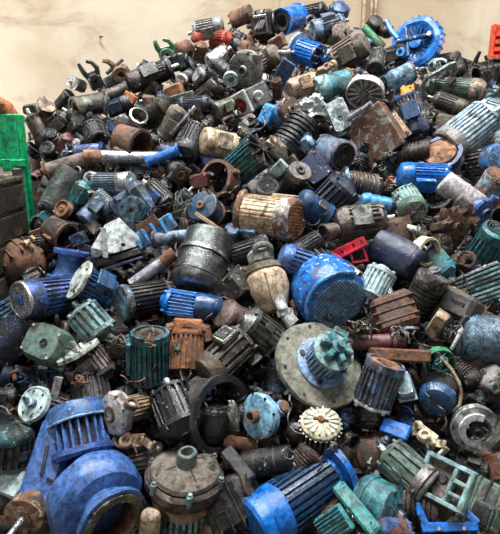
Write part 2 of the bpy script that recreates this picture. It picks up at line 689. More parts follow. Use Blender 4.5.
        if hub:
            h = MB()
            h.lathe([(x1 - .002, 0), (x1 - .002, r * hub), (x1 + r * .18, r * hub * .9), (x1 + r * .18, r * hub * .45), (x1 + r * .05, r * hub * .4), (x1 + r * .05, 0)], 12)
            I.part('hub', h, c_bell, fin, cv)
    elif cover == 'fan':
        c = MB()
        c.lathe([(hx1 - L * .02, r * .95), (hx1 + lcov * .1, r * .95), (hx1 + lcov * .1, r * .3), (x1, r * .26), (x1, 0)], seg)
        cv = I.part('fan_hub', c, c_cov, f_cov or fin)
        f = MB()
        for k in range(9):
            f.to(RX(40 * k)).box((hx1 + lcov * .45, 0, r * .6), (lcov * .7, r * .07, r * .7), .002)
        I.part('fan_blades', f, c_face or c_cov, f_cov or fin, cv)
    elif cover == 'bell':
        c = MB()
        c.lathe([(hx1 - .004, 0), (hx1 - .004, r), (hx1 + lcov * .3, r), (hx1 + lcov * .5, r * .8), (x1 - lcov * .1, r * .4), (x1, r * .38), (x1, 0)], seg)
        for k in range(4):
            c.to(RX(45 + 90 * k)).box((hx1 + lcov * .35, 0, r * .93), (lcov * .5, r * .2, r * .16), .003)
        I.part('end_bell', c, c_cov, fin)
    if box:
        bl, bw, bh = min(L * .36, D * .75), D * .52, r * .34
        bx = MB().to(RX(boxroll))
        bx.box((boxx * L, 0, r * .9 + bh * .3), (bl, bw, bh), bh * .16)
        bo = I.part('terminal_box', bx, c_box, fin)
        ld = MB().to(RX(boxroll))
        ld.box((boxx * L, 0, r * .9 + bh * .88), (bl * 1.06, bw * 1.06, bh * .2), bh * .07)
        if px > 26:
            for sx in (-1, 1):
                for sy in (-1, 1):
                    ld.to(RX(boxroll) @ T(boxx * L + sx * bl * .43, sy * bw * .43, r * .9 + bh * .97) @ RY(-90)).lathe([(0, bw * .05), (.005, bw * .05), (.005, 0)], 6)
        I.part('lid', ld, c_box, fin, bo)
    if feet:
        for sy in (-1, 1):
            ft = MB()
            ft.box((0, sy * r * .82, -r * .98), (L * .5, r * .5, r * .12), .004)
            for sx in (-1, 1):
                ft.hull([(sx * L * .18 + e, sy * r * .7 + g, -r * .95) for e in (-.012, .012) for g in (-r * .2, r * .2)] + [(sx * L * .18 + e, sy * r * .62, -r * .55) for e in (-.012, .012)])
            I.part('foot', ft, col, fin)
    if px > 24 and (I.seed * 3.7) % 1 < .22 and style != 'square':
        np_ = MB().to(RX(boxroll + 32)).box((-.04 * L, 0, r * .985), (L * .2, D * .2, r * .05), .001)
        I.part('nameplate', np_, 'GREY', 'M', body)
    if px > 22 and front == 'bell':
        for k in range(4):
            I.part('bolt', MB().to(RX(45 + 90 * k) @ T(hx0 - lb * .62, 0, r * .9)).lathe([(0, 0), (0, r * .075), (lb * .4, r * .075), (lb * .4, 0)], 6), 'GREY', 'M')
    if eye:
        e = MB().to(T(0, 0, r * .98) @ RX(boxroll))
        e.to(RX(eye if eye is not True else 0) @ T(0, 0, r * 1.1) @ RZ(90)).ring(0, r * .14, r * .05, 14, 6)
        I.part('lifting_eye', e, 'SIL', 'M')
    return I


def barrel(I, L, D, col='GREY', fin=None, dome=.3, lip=True, back='flat', cap=None, bands=0, wear=None, c_cap=None, taper=1.0):
    """smooth can or tank with a rounded +X end"""
    r = D / 2
    seg = 36 if D / I.px > 30 else 20
    x0, x1 = -L / 2, L / 2
    xd = x1 - r * dome
    pr = [(x0, 0), (x0, r * .9 * taper), (x0 + .008, r * .97 * taper), (xd, r)]
    I.part('shell', MB().lathe(pr + [(xd + .001, r * .96)], seg), col, fin, wear=wear)
    c = MB()
    pr = [(xd, r * 1.0)]
    for k in range(1, 6):
        a = pi / 2 * k / 6
        pr.append((xd + r * dome * sin(a), r * (1 - .42 * (1 - cos(a)))))
    pr += [(x1, r * .5), (x1, 0)]
    c.lathe(pr, seg)
    I.part('end_dome', c, c_cap or col, fin, wear=wear)
    if lip:
        I.part('seam', MB().ring(xd - .004, r * .995, r * .03, seg, 6), col, fin, wear=wear)
    for k in range(bands):
        x = x0 + (xd - x0) * (k + .6) / (bands + .2)
        I.part('band', MB().lathe([(x - r * .09, r * .96), (x - r * .08, r * 1.04), (x + r * .08, r * 1.04), (x + r * .09, r * .96)], seg), c_cap or col, fin)
    if cap:
        I.part('spigot', MB().lathe([(x1 - .01, 0), (x1 - .01, r * cap), (x1 + r * .3, r * cap), (x1 + r * .3, r * cap * .7), (x1 + r * .05, r * cap * .65), (x1 + r * .05, 0)], 16), 'RUST', 'R')
    return I


def gearbox(I, L, D, col='MID', H=None, fin=None, hubs=True, flange=True, ribs=3, c_fl=None, c_hub=None, shaft=True, lid=True):
    """cast gear housing: body, ribs, round bearing covers, input flange and output shaft"""
    H = H or D * .8
    b = MB().box((0, 0, 0), (L * .8, D, H), min(D, H) * .14)
    for k in range(ribs):
        x = -L * .3 + L * .6 * (k + .5) / ribs
        b.box((x, 0, 0), (L * .04, D * 1.06, H * 1.06), .003)
    I.part('body', b, col, fin)
    if hubs:
        R = min(L * .8, D) * .34
        for sg in (1,):
            h = MB().to(T(0, 0, sg * H / 2) @ RY(-90 * sg))
            h.lathe([(0, R), (H * .08, R), (H * .1, R * .9), (H * .1, R * .45), (H * .2, R * .42), (H * .2, R * .2), (H * .12, R * .18), (H * .12, 0)], 20)
            hb = I.part('bearing_cover', h, c_hub or col, fin)
            q = MB()
            for k in range(6):
                q.to(T(0, 0, H / 2) @ RZ(60 * k) @ T(R * .78, 0, H * .1) @ RY(-90)).lathe([(0, R * .1), (H * .03, R * .1), (H * .03, 0)], 6)
            I.part('bolt_set', q, 'DK', 'I', hb)
    if flange:
        R = min(D, H) * .52
        f = MB().lathe([(L * .38, R * .6), (L * .44, R * .62), (L * .44, R), (L * .5, R), (L * .5, R * .4), (L * .45, R * .38), (L * .45, 0)], 20)
        I.part('input_flange', f, c_fl or col, fin)
    if shaft:
        I.part('shaft', MB().lathe([(-L * .3, D * .13), (-L * .6, D * .13), (-L * .62, D * .1), (-L * .62, 0)], 12), 'SIL', 'M')
    if lid:
        l = MB().box((0, -D * .5, 0), (L * .5, D * .1, H * .6), .004)
        I.part('side_cover', l, c_hub or col, fin)
    return I


def pump(I, L, D, col='GREY', fin=None, c_spig=None, outlet=40, body=True, c_body=None, spig=.2, inner='RUST', depth=.32, outl=.75, f_sp=None, fins=20, lb=None, spl=.22):
    """volute casing facing +X with an inlet spigot, a tangential outlet, and a motor stub behind"""
    r = D / 2
    w = D * depth
    seg = 30 if D / I.px > 30 else 20
    c = MB().lathe([(-w * .5, 0), (-w * .5, r * .8), (-w * .35, r * .98), (w * .2, r), (w * .42, r * .9), (w * .5, r * .72), (w * .56, r * .3), (w * .56, 0)], seg)
    I.part('volute', c, col, fin)
    s_ = MB().lathe([(w * .5, r * spig * 1.15), (w * .5 + r * spl, r * spig), (w * .5 + r * spl, r * spig * .72), (w * .5, r * spig * .66), (w * .5 + .004, 0)], 18)
    sp = I.part('inlet', s_, c_spig or col, f_sp or fin)
    if outlet is None:
        o = None
    else:
      o = MB().to(RX(outlet))
      o.tube([(0, r * .62, 0), (0, r * .64, r * .6), (0, r * .64, r * (.6 + outl * .6))], [w * .42, w * .4, w * .36], 14)
      ou = I.part('outlet', o, col, fin)
      q = MB().to(RX(outlet) @ T(0, r * .64, r * (.6 + outl * .6)) @ RY(-90))
      q.lathe([(-.012, w * .36), (-.012, w * .5), (.012, w * .5), (.012, w * .3), (-.03, w * .28), (-.03, 0)], 16)
      I.part('outlet_flange', q, c_spig or col, f_sp or fin, ou)
    k8 = MB()
    for k in range(8):
        k8.to(RX(45 * k) @ T(w * .3, 0, r * .94)).lathe([(-.0, 0), (0, r * .05), (w * .2, r * .05), (w * .2, 0)], 6)
    I.part('bolt_set', k8, 'DK', 'I')
    if body:
        lb = lb or L
        m = MB().finned(-w * .4 - lb, -w * .4, r * .52, r * .62, fins)
        I.part('motor_housing', m, c_body or col, fin)
    return I


def drum(I, L, D, col='RUST', fin='R', t=.1, inner=True, c_in=None, ears=2, floor_=.3):
    """open ring or can, open towards +X"""
    r = D / 2
    seg = 30 if D / I.px > 26 else 18
    w = MB().lathe([(-L / 2, 0), (-L / 2, r * .98), (L / 2, r), (L / 2, r * (1 - t)), (-L / 2 + L * floor_, r * (1 - t) * .97), (-L / 2 + L * floor_, 0)] if inner else
                   [(-L / 2, r * .98), (L / 2, r), (L / 2, r * (1 - t)), (-L / 2, r * (1 - t))], seg, not inner)
    I.part('shell', w, col, fin)
    I.part('rim', MB().lathe([(L / 2 - r * .12, r * .98), (L / 2 - r * .12, r * 1.08), (L / 2, r * 1.08), (L / 2 + .003, r * (1 - t))], seg), col, fin)
    if inner:
        I.part('hub', MB().lathe([(-L / 2 + L * floor_, r * .3), (0, r * .24), (0, r * .1), (-L / 2 + L * floor_, 0)], 14), c_in or col, fin)
    for k in range(ears):
        e = MB().to(RX(40 + 360 / ears * k)).box((0, 0, r * 1.05), (L * .5, r * .3, r * .3), .006)
        I.part('lug', e, col, fin)
    return I


def pipe(I, L, D, col='SIL', fin='M', end=None, hollow=True, flange=False, c_end=None, f_end=None, wear=None):
    r = D / 2
    seg = 20
    xe = L / 2 - (L * end if end else 0)
    I.part('tube', MB().lathe([(-L / 2, r * .8), (-L / 2, r), (xe, r), (xe, r * .8)], seg, True), col, fin, wear=wear)
    if end:
        I.part('end_section', MB().lathe([(xe, r * 1.02), (L / 2, r * 1.02), (L / 2, r * .72), (xe, r * .72)], seg, True), c_end or 'RUST', f_end or 'R')
    if flange:
        for sg in (-1, 1):
            x = sg * (L / 2 - r * .2)
            I.part('collar', MB().lathe([(x - r * .2, r), (x - r * .2, r * 1.4), (x + r * .2, r * 1.4), (x + r * .2, r)], seg, True), c_end or col, f_end or fin)
    else:
        I.part('seam', MB().ring(-L / 2 + r * .2, r, r * .07, seg, 6), col, fin)
    return I


def disc(I, L, D, col='SIL', fin='M', hub=.3, hublen=.5, c_hub=None, holes=6, ring=False, f_hub=None, shaft=.12):
    """flange disc facing +X with hub and bolt holes"""
    r = D / 2
    if ring:
        pr = [(-L / 2, r * .62), (-L / 2, r), (L / 2, r), (L / 2, r * .62)]
        I.part('disc', MB().lathe(pr, 32, True), col, fin)
    else:
        pr = [(-L / 2, 0), (-L / 2, r), (-L * .3, r * 1.0), (L / 2, r * .98), (L / 2, r * .9), (L * .3, r * .86), (L * .3, 0)]
        I.part('disc', MB().lathe(pr, 32), col, fin)
    if hub:
        I.part('hub', MB().lathe([(L * .25, r * hub), (L * .3 + r * hublen * .5, r * hub * .95), (L * .3 + r * hublen * .55, r * hub * .6), (L * .3 + r * hublen, r * hub * .55), (L * .3 + r * hublen, r * shaft), (L * .3 + r * hublen * .6, r * shaft), (L * .3 + r * hublen * .6, 0)], 18), c_hub or col, f_hub or fin)
    h = MB()
    for k in range(holes):
        h.to(RX(360 / holes * k) @ T(L * .3, 0, r * .72)).lathe([(-.002, 0), (-.002, r * .06), (.006, r * .06), (.006, 0)], 8)
    if holes:
        I.part('bolt_set', h, 'BLK', 'I')
    return I


def fanwheel(I, L, D, col='WHT', fin='P', blades=12, backplate=True, c_hub=None, curved=False, rim=True):
    r = D / 2
    if backplate:
        I.part('backplate', MB().lathe([(-L / 2, 0), (-L / 2, r * .96), (-L / 2 + L * .15, r * .96), (-L / 2 + L * .15, 0)], 28), col, fin)
    for k in range(blades):
        b = MB().to(RX(360 / blades * k))
        if curved:
            b.hull([(x, r * (.04 + .3 * (q - .25)) + e, r * q) for x in (-L * .4, L * .35) for e in (-.004, .004) for q in (.25, .6, .95)])
        else:
            b.box((0, 0, r * .6), (L * .8, r * .06, r * .68), .002)
        I.part('blade', b, col, fin)
    I.part('hub', MB().lathe([(-L / 2, r * .24), (L * .45, r * .22), (L * .5, r * .15), (L * .5, 0)], 16), c_hub or col, fin)
    if rim:
        I.part('rim', MB().lathe([(-L / 2, r * .92), (-L / 2, r), (L / 2, r), (L / 2, r * .92)], 30, True), col, fin)
    return I


def cover(I, L, D, col='GREY', H=None, fin=None, hole=False, c_lip=None, taper=.84, rnd=.16):
    """rounded cast cover lid facing +Z: L along X, D along Y"""
    H = H or D * .4
    a, b = L / 2, D / 2
    q = min(a, b) * rnd * 2
    pts = []
    for (x, y, z) in [(a, b, -H / 2), (a, b, H * .1), (a * taper, b * taper, H / 2)]:
        for sx in (-1, 1):
            for sy in (-1, 1):
                pts += [(sx * (x - q), sy * y, z), (sx * x, sy * (y - q), z), (sx * (x - q * .3), sy * (y - q * .3), z)]
    I.part('shell', MB().hull(pts), col, fin)
    I.part('lip', MB().box((0, 0, -H * .46), (L * 1.08, D * 1.08, H * .12), H * .05), c_lip or col, fin)
    s_ = MB()
    for sx in (-1, 1):
        for sy in (-1, 1):
            s_.to(T(sx * a * .72, sy * b * .66, H / 2) @ RY(-90)).lathe([(0, D * .045), (D * .03, D * .045), (D * .03, 0)], 8)
    I.part('screw_set', s_, 'SIL', 'M')
    if hole:
        I.part('cable_hole', MB().to(T(a * .2, 0, H / 2) @ RY(-90)).lathe([(-.004, D * .1), (.006, D * .12), (.006, D * .08), (0, D * .07), (0, 0)], 14), 'BLK', 'I')
    return I


def casting(I, L, D, col='DK', fin='I', seed=0, arms=3):
    """irregular broken casting: a lumpy body with a bored boss, a bent bracket leg, webs and a broken end ring"""
    R = random.Random(seed)
    r = D / 2
    pts = []
    for k in range(16):
        a = R.uniform(0, 2 * pi)
        q = R.uniform(.55, 1.0)
        pts.append((cos(a) * L * .36 * q, sin(a) * r * .85 * q, R.uniform(-.5, .45) * r))
    I.part('body', MB().hull(pts), col, fin)
    x = R.uniform(-.12, .12) * L
    I.part('boss', MB().to(T(x, R.uniform(-.2, .2) * r, r * .3) @ RX(R.uniform(-30, 30)) @ RY(-90 + R.uniform(-25, 25))).lathe(
        [(-r * .2, r * .3), (-r * .2, r * .56), (r * .34, r * .5), (r * .36, r * .46), (r * .36, r * .28), (r * .1, r * .26), (r * .1, 0)], 16), col, fin)
    sg = R.choice((-1, 1))
    w = r * R.uniform(.45, .7)
    leg = I.part('bracket_leg', MB().to(T(sg * L * .3, 0, 0) @ RZ(R.uniform(-35, 35)) @ RY(R.uniform(-35, 35))).box((sg * L * .14, 0, 0), (L * .36, w, r * .22), r * .05), col, fin)
    I.part('foot', MB().to(T(sg * L * .3, 0, 0) @ RZ(R.uniform(-15, 15))).box((sg * L * .26, R.uniform(-.2, .2) * r, r * .1), (r * .22, w * 1.5, r * .8), r * .05), col, fin, leg)
    a0 = R.uniform(0, 6)
    I.part('broken_ring', MB().to(T(-sg * L * .28, 0, R.uniform(-.1, .25) * r) @ RZ(R.uniform(0, 90)) @ RY(R.uniform(30, 90))).lathe(
        [(-r * .18, r * .5), (-r * .18, r * .72), (r * .18, r * .72), (r * .18, r * .5)], 14, True, a0, a0 + R.uniform(3.4, 5.2)), col, fin)
    for k in range(arms - 2):
        a = R.uniform(0, 360)
        I.part('web', MB().to(RZ(a)).hull([(r * .2, -r * .08, r * .1), (r * .2, r * .08, r * .1), (L * .34, -r * .06, r * .1), (L * .34, r * .06, r * .1), (r * .3, 0, r * .6), (L * .3, 0, r * .3)]), col, fin)
    return I


def tangle(I, L, D, col='COP', fin='D', n=8, r=.004, seed=0, flat=.6):
    """loose bundle of wire loops"""
    R = random.Random(seed)
    for k in range(n):
        p = V((R.uniform(-.4, .4) * L, R.uniform(-.4, .4) * D, R.uniform(-.3, .3) * D * flat))
        d = V((R.uniform(-1, 1), R.uniform(-1, 1), R.uniform(-1, 1))).normalized()
        pts = []
        for j in range(9):
            pts.append(tuple(p))
            d = (d + V((R.uniform(-1, 1), R.uniform(-1, 1), R.uniform(-1, 1))) * .7 - V((p.x / L * 1.4, p.y / D * 1.4, p.z / D * 2))).normalized()
            p = p + d * (L * .16)
        I.part('wire', MB().tube(pts, r, 5), col, fin)
    return I


def crumple(I, L, D, col='WHT', fin='D', seed=0, amp=.35, H=None, sub=3):
    """crushed sheet: one creased skin with thickness"""
    bm = bmesh.new()
    bmesh.ops.create_icosphere(bm, subdivisions=sub + 1, radius=1)
    H = H or D * .5
    for v in bm.verts:
        n_ = mnoise.noise(v.co * 2.1 + V((seed * 3.7, seed, 0)))
        n2 = mnoise.noise(v.co * 5 + V((seed, 9, seed * 2.3)))
        n3 = mnoise.noise(v.co * 11 + V((seed, 2, seed)))
        v.co *= 1 + amp * n_ * 1.3 + amp * .7 * n2 + amp * .4 * n3
    m = MB()
    m._add([(v.co.x * L / 2, v.co.y * D / 2, v.co.z * H / 2) for v in bm.verts], [tuple(v.index for v in f.verts) for f in bm.faces])
    bm.free()
    I.part('creased_sheet', m, col, fin, smooth=28)
    # a torn flap standing off the lump
    R = random.Random(seed)
    f = MB().hull([(L * .1, -D * .2, H * .3), (L * .46, -D * .1, H * .62), (L * .4, D * .28, H * .5), (L * .05, D * .2, H * .34), (L * .12, 0, H * .30), (L * .42, 0, H * .52)])
    I.part('torn_flap', f, col, fin)
    return I


def plate(I, L, D, col='RUST', fin='R', H=.03, ribs=0, fold=False, holes=2):
    I.part('plate', MB().box((0, 0, 0), (L, D, H), H * .2), col, fin)
    if fold:
        I.part('folded_edge', MB().box((L / 2 - H * .5, 0, -D * .12), (H, D, D * .25), H * .2), col, fin)
    for k in range(ribs):
        I.part('rib', MB().box((-L * .3 + L * .6 * k / max(1, ribs - 1), 0, H * .8), (L * .05, D * .96, H), H * .2), col, fin)
    h = MB()
    for k in range(holes):
        h.to(T(-L * .35 + L * .7 * k / max(1, holes - 1), D * .2, H / 2) @ RY(-90)).lathe([(-.002, D * .07), (.004, D * .07), (.004, D * .04), (0, 0)], 10)
    if holes:
        I.part('bolt_set', h, 'DK', 'I')
    return I


def rod(I, L, D, col='SIL', fin='M'):
    r = D / 2
    I.part('bar', MB().lathe([(-L / 2, 0), (-L / 2, r * .9), (-L / 2 + r * .2, r), (L / 2 - r * .2, r), (L / 2, r * .9), (L / 2, 0)], 14), col, fin)
    I.part('collar', MB().lathe([(L * .3, r), (L * .3, r * 1.5), (L * .36, r * 1.5), (L * .36, r)], 14, True), col, fin)
    return I


def sheave(I, L, D, col='BRN', fin='R', grooves=2, c_hub=None):
    r = D / 2
    pr = [(-L / 2, 0), (-L / 2, r)]
    for k in range(grooves):
        a, b = -L / 2 + L * k / grooves, -L / 2 + L * (k + 1) / grooves
        pr += [(a + (b - a) * .15, r), ((a + b) / 2, r * .8), (b - (b - a) * .15, r)]
    pr += [(L / 2, r), (L / 2, r * .82), (L * .2, r * .76), (L * .2, 0)]
    I.part('wheel', MB().lathe(pr, 28), col, fin)
    I.part('hub', MB().lathe([(L * .18, r * .32), (L * .5, r * .3), (L * .5, r * .14), (L * .1, r * .14), (L * .1, 0)], 16), c_hub or col, fin)
    return I


def put(fn, name, cat, desc, u, v, L, D, ang, tow, col, fin='P', d=0.0, roll=0, short=None, fk=None, **kw):
    I = Item(name, cat, desc, u, v, ang, tow, roll, d, short, fin=fin)
    fn(I, L * I.px, D * I.px, col, fin=fin, **kw)
    return I


def mo(desc, u, v, L, D, ang, tow, col, **kw):
    return put(motor, 'electric_motor', 'motor', desc, u, v, L, D, ang, tow, col, **kw)


# ================================================================ the setting
def struct(name, mb, mat, color=None, parent=None):
    o = bpy.data.objects.new(name, mb.mesh(name))
    COL.objects.link(o)
    o.data.materials.append(mat)
    if color:
        o.color = (*lin(PAL[color]), .4)
    if parent:
        o.parent = parent
    else:
        o['kind'] = 'structure'
    return o


fl = MB()
fl._add([(-6, -3, 0), (6, -3, 0), (6, WALL_Y + .1, 0), (-6, WALL_Y + .1, 0), (-6, -3, -.1), (6, -3, -.1), (6, WALL_Y + .1, -.1), (-6, WALL_Y + .1, -.1)],
        [(0, 1, 2, 3), (7, 6, 5, 4), (0, 4, 5, 1), (1, 5, 6, 2), (2, 6, 7, 3), (3, 7, 4, 0)])
floor = struct('floor', fl, MFLOOR)
wall = struct('wall_back', MB().box((0, WALL_Y + .1, 2.4), (12, .2, 4.8), .005), MWALL)


def world_at(u, v, y):
    d = ray(u, v)
    return CAM + d * (y / d.y)


def wall_x(u):
    d = ray(u, 15)
    return d.x * (WALL_Y / d.y)


xa, xb = wall_x(280), wall_x(361)
struct('wall_panel', MB().box(((xa + xb) / 2, WALL_Y - .02, 2.4), (xb - xa, .06, 4.8), .01), MWALL, parent=wall)
for kk, (uu, rr) in enumerate(((362.5, .02), (370, .014), (374, .014))):
    I = MB().to(T(wall_x(uu), WALL_Y - .06, 0) @ RY(-90)).lathe([(0, 0), (0, rr), (4.8, rr), (4.8, 0)], 10)
    o = struct('trim_%d' % (kk + 1), I, FIN['D'], 'TAN')

nail = world_at(100, 37, WALL_Y - .02)
struct('wall_hook', MB().tube([(nail.x, WALL_Y + .02, nail.z), (nail.x, WALL_Y - .04, nail.z), (nail.x + .04, WALL_Y - .06, nail.z - .005)], .008, 8), FIN['I'], 'BLK', parent=wall)

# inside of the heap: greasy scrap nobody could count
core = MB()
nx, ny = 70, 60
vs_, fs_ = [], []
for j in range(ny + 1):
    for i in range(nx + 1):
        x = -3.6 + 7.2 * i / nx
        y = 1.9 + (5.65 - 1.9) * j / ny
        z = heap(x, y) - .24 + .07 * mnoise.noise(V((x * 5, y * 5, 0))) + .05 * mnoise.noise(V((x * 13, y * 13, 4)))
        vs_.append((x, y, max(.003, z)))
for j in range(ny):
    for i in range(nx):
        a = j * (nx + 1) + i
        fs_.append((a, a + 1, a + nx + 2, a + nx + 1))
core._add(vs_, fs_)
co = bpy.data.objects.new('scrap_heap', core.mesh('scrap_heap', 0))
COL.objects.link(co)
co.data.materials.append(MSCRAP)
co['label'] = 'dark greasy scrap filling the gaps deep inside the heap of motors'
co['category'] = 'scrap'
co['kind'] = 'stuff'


# ---------------------------------------------------------------- containers at the left, column and red post at the right
def plain(name, cat, label, loc):
    I = Item.__new__(Item)
    I.name, I.desc, I.auto, I.short, I.fin, I.filler = name, label, False, None, 'P', False
    I.seed, I.dents = 3, 0
    I.u, I.v, I.t = project(V(loc))
    I.px = I.t / FPX
    I.root = bpy.data.objects.new(name, None)
    COL.objects.link(I.root)
    I.root.location = loc
    I.root['category'] = cat
    ITEMS.append(I)
    return I


gy = 3.45
p1, p2 = world_at(15, 114, gy), world_at(18, 163, gy)
G = plain('steel_hopper', 'hopper', 'bright green steel hopper on legs at the left edge of the heap', (p1.x - .5, gy, 0))
G.short = 'the green hopper'
w_, top, bot = 1.0, p1.z, p2.z
for (nm, c, dd) in (('front_panel', (0, 0, (top + bot) / 2), (w_, .03, top - bot)), ('side_panel', (w_ / 2, .05, (top + bot) / 2), (.03, .1, top - bot)),
                    ('side_panel', (-w_ / 2, .05, (top + bot) / 2), (.03, .1, top - bot)), ('rear_panel', (0, .1, (top + bot) / 2), (w_, .03, top - bot)),
                    ('bottom_rail', (0, -.01, bot), (w_ + .06, .06, .05)), ('clip', (w_ / 2 - .07, -.05, bot - .01), (.06, .03, .08)),
                    ('leg', (w_ / 2 - .01, 0, bot / 2), (.05, .04, bot)), ('leg', (-w_ / 2 + .01, 0, bot / 2), (.05, .04, bot)),
                    ('leg', (w_ / 2 - .01, .09, bot / 2), (.05, .04, bot)), ('leg', (-w_ / 2 + .01, .09, bot / 2), (.05, .04, bot))):
    G.part(nm, MB().box(c, dd, .006), 'EMR', 'C', wear=.05)
C = plain('rusty_pipe_elbow', 'pipe', 'rusty open pipe bend standing inside the green hopper', (world_at(5, 114, gy + .08).x, gy + .08, top - .12))
C.part('bend', MB().tube([(.05, 0, -.05), (.045, 0, .08), (.02, -.03, .15), (-.02, -.06, .18)], .06, 16), 'ORG', 'R')
C.part('rim', MB().to(T(-.025, -.065, .185) @ RY(-70) @ RX(0)).lathe([(-.02, .04), (-.02, .072), (.02, .072), (.02, .045), (-.01, .0)], 18), 'RUST', 'R')

by = 3.25
q1 = world_at(21.5, 176, by)
Bn = plain('scrap_bin', 'bin', 'dark rusty ribbed steel bin in front of the green hopper', (q1.x - .45, by - .4, 0))
Bn.short = 'the dark steel bin'
bz = q1.z
Bn.part('side_wall', MB().box((.43, 0, bz / 2), (.03, .8, bz), .005), (46, 39, 34), 'P', wear=.3)
Bn.part('rear_wall', MB().box((-.02, .385, bz / 2), (.87, .03, bz), .005), (46, 39, 34), 'P', wear=.3)
Bn.part('front_wall', MB().box((-.02, -.385, bz / 2), (.87, .03, bz), .005), (46, 39, 34), 'P', wear=.3)
Bn.part('side_wall', MB().box((-.47, 0, bz / 2), (.03, .8, bz), .005), (46, 39, 34), 'P', wear=.3)
Bn.part('corner_post', MB().box((.43, .39, bz / 2 + .02), (.05, .05, bz + .06), .006), 'MID', 'I')
Bn.part('top_rail', MB().box((.435, 0, bz - .01), (.06, .8, .03), .006), 'GBR', 'I')
Bn.part('top_rail', MB().box((-.02, .39, bz - .01), (.87, .05, .03), .006), 'GBR', 'I')
for k in range(8):
    Bn.part('plank', MB().box((.452, 0, bz - .12 - k * .17), (.02, .79, .145), .006), (46, 39, 34), 'P', wear=.3)

cy = 5.2
c1 = world_at(487, 62, cy)
K = plain('steel_column', 'column', 'black steel column at the right edge behind the heap', (c1.x + .22, cy, 0))
K.part('web', MB().box((0, 0, c1.z / 2), (.36, .03, c1.z), .004), 'BLK', 'P', wear=.2)
for sx in (-1, 1):
    K.part('flange', MB().box((sx * .19, 0, c1.z / 2), (.05, .24, c1.z), .006), 'BLK', 'P', wear=.2)
K.part('cap_plate', MB().box((0, 0, c1.z + .008), (.46, .3, .016), .004), 'CHAR', 'P', wear=.2)
r0, r1 = world_at(493, 24, cy - .02), world_at(494, 56, cy - .02)
Rd = plain('rack_upright', 'rack', 'orange red perforated rack upright standing on the column at the right edge', (r0.x + .05, cy - .02, c1.z + .016))
hh = r0.z - c1.z - .016
Rd.part('web', MB().box((.05, .05, hh / 2), (.12, .02, hh), .002), 'RDO', 'C', wear=.2)
for sx in (0, 1):
    Rd.part('flange', MB().box((-.03 + sx * .13, .02, hh / 2), (.02, .08, hh), .003), 'RDO', 'C', wear=.2)
for k in range(5):
    Rd.part('rung', MB().box((.035, -.01, hh * (.08 + .21 * k)), (.13, .02, hh * .11), .003), 'RDO', 'C', wear=.2)

# ================================================================ heroes
# --- big blue blower, bottom left
I = Item('blower_motor', 'blower', 'royal blue blower motor with a hooded fin bank and box casing at bottom left', 80, 430, 104, -12, 0, .10, 'the big blue blower', fin='C')
s = I.px
I.part('hood', MB().lathe([(6 * s, 31 * s), (18 * s, 31 * s), (24 * s, 28 * s), (27 * s, 20 * s), (28 * s, 0)], 40), 'ROY', 'C', wear=.45)
I.part('hood_rim', MB().ring(7 * s, 31 * s, 1.4 * s, 40, 8), 'LBL', 'C')
I.part('core', MB().lathe([(-24 * s, 0), (-24 * s, 22.5 * s), (8 * s, 22.5 * s), (9 * s, 0)], 30), 'BLK', 'I')
for k in range(22):
    I.part('fin', MB().to(RX(360 / 22 * k)).box((-7 * s, 0, 25 * s), (31 * s, 2.2 * s, 6.5 * s), .002), 'ROY', 'C', wear=.5)
I.part('ledge', MB().lathe([(-28 * s, 0), (-28 * s, 27 * s), (-25 * s, 31 * s), (-20 * s, 31 * s), (-20 * s, 22 * s)], 36), 'ROY', 'C', wear=.4)
bc = Mx.Translation(I.loc(49, 466, 12)) @ RZ(-26) @ RY(-6)
I.part('casing', MB().to(bc).box((0, 0, 0), (84 * s, 34 * s, 44 * s), 5 * s), 'ROY', 'C', wear=.35)
for (x, y, a, l) in ((4, 3, 10, 26), (14, -12, 75, 12), (-12, -10, 80, 12), (-28, -2, 60, 10)):
    I.part('clip', MB().to(bc @ T(x * s, y * s, 22.4 * s) @ RZ(a)).box((0, 0, 0), (l * s, 3 * s, 2.6 * s), .002), 'BLK', 'I')
J = Item('blower_volute', 'blower', 'round blue blower volute with a rusty flanged opening at bottom left', 98, 501, -48, 42, 0, .12, 'the blue blower volute', fin='C')
s = J.px * .93
J.part('volute', MB().lathe([(-26 * s, 0), (-26 * s, 40 * s), (-20 * s, 49 * s), (-6 * s, 52 * s), (6 * s, 50 * s), (14 * s, 43 * s), (16 * s, 34 * s), (17 * s, 30 * s), (17 * s, 0)], 48), 'ROY', 'C', wear=.3)
J.part('neck', MB().lathe([(12 * s, 27 * s), (26 * s, 30 * s), (29 * s, 36 * s), (33 * s, 38 * s), (38 * s, 38 * s), (38 * s, 28 * s), (12 * s, 26 * s)], 44), 'ROY', 'C', wear=.3)
J.part('outlet_face', MB().lathe([(38 * s, 33 * s), (40 * s, 33 * s), (40 * s, 24.5 * s), (6 * s, 23 * s)], 40), 'OLV', 'P', wear=.9, label='pale green gasket face')
J.part('bore', MB().lathe([(39 * s, 24 * s), (14 * s, 23 * s), (10 * s, 12 * s), (9 * s, 0)], 30), 'RUST', 'R')
for k in range(6):
    J.part('bolt', MB().to(RX(60 * k + 20) @ T(38 * s, 0, 35.5 * s)).lathe([(-.004, 0), (-.004, 2 * s), (.006, 2 * s), (.006, 0)], 6), 'BLK', 'I')
J.part('lifting_lug', MB().to(RX(-160)).box((-6 * s, 0, 53 * s), (12 * s, 4 * s, 7 * s), .004), 'LBL', 'C')

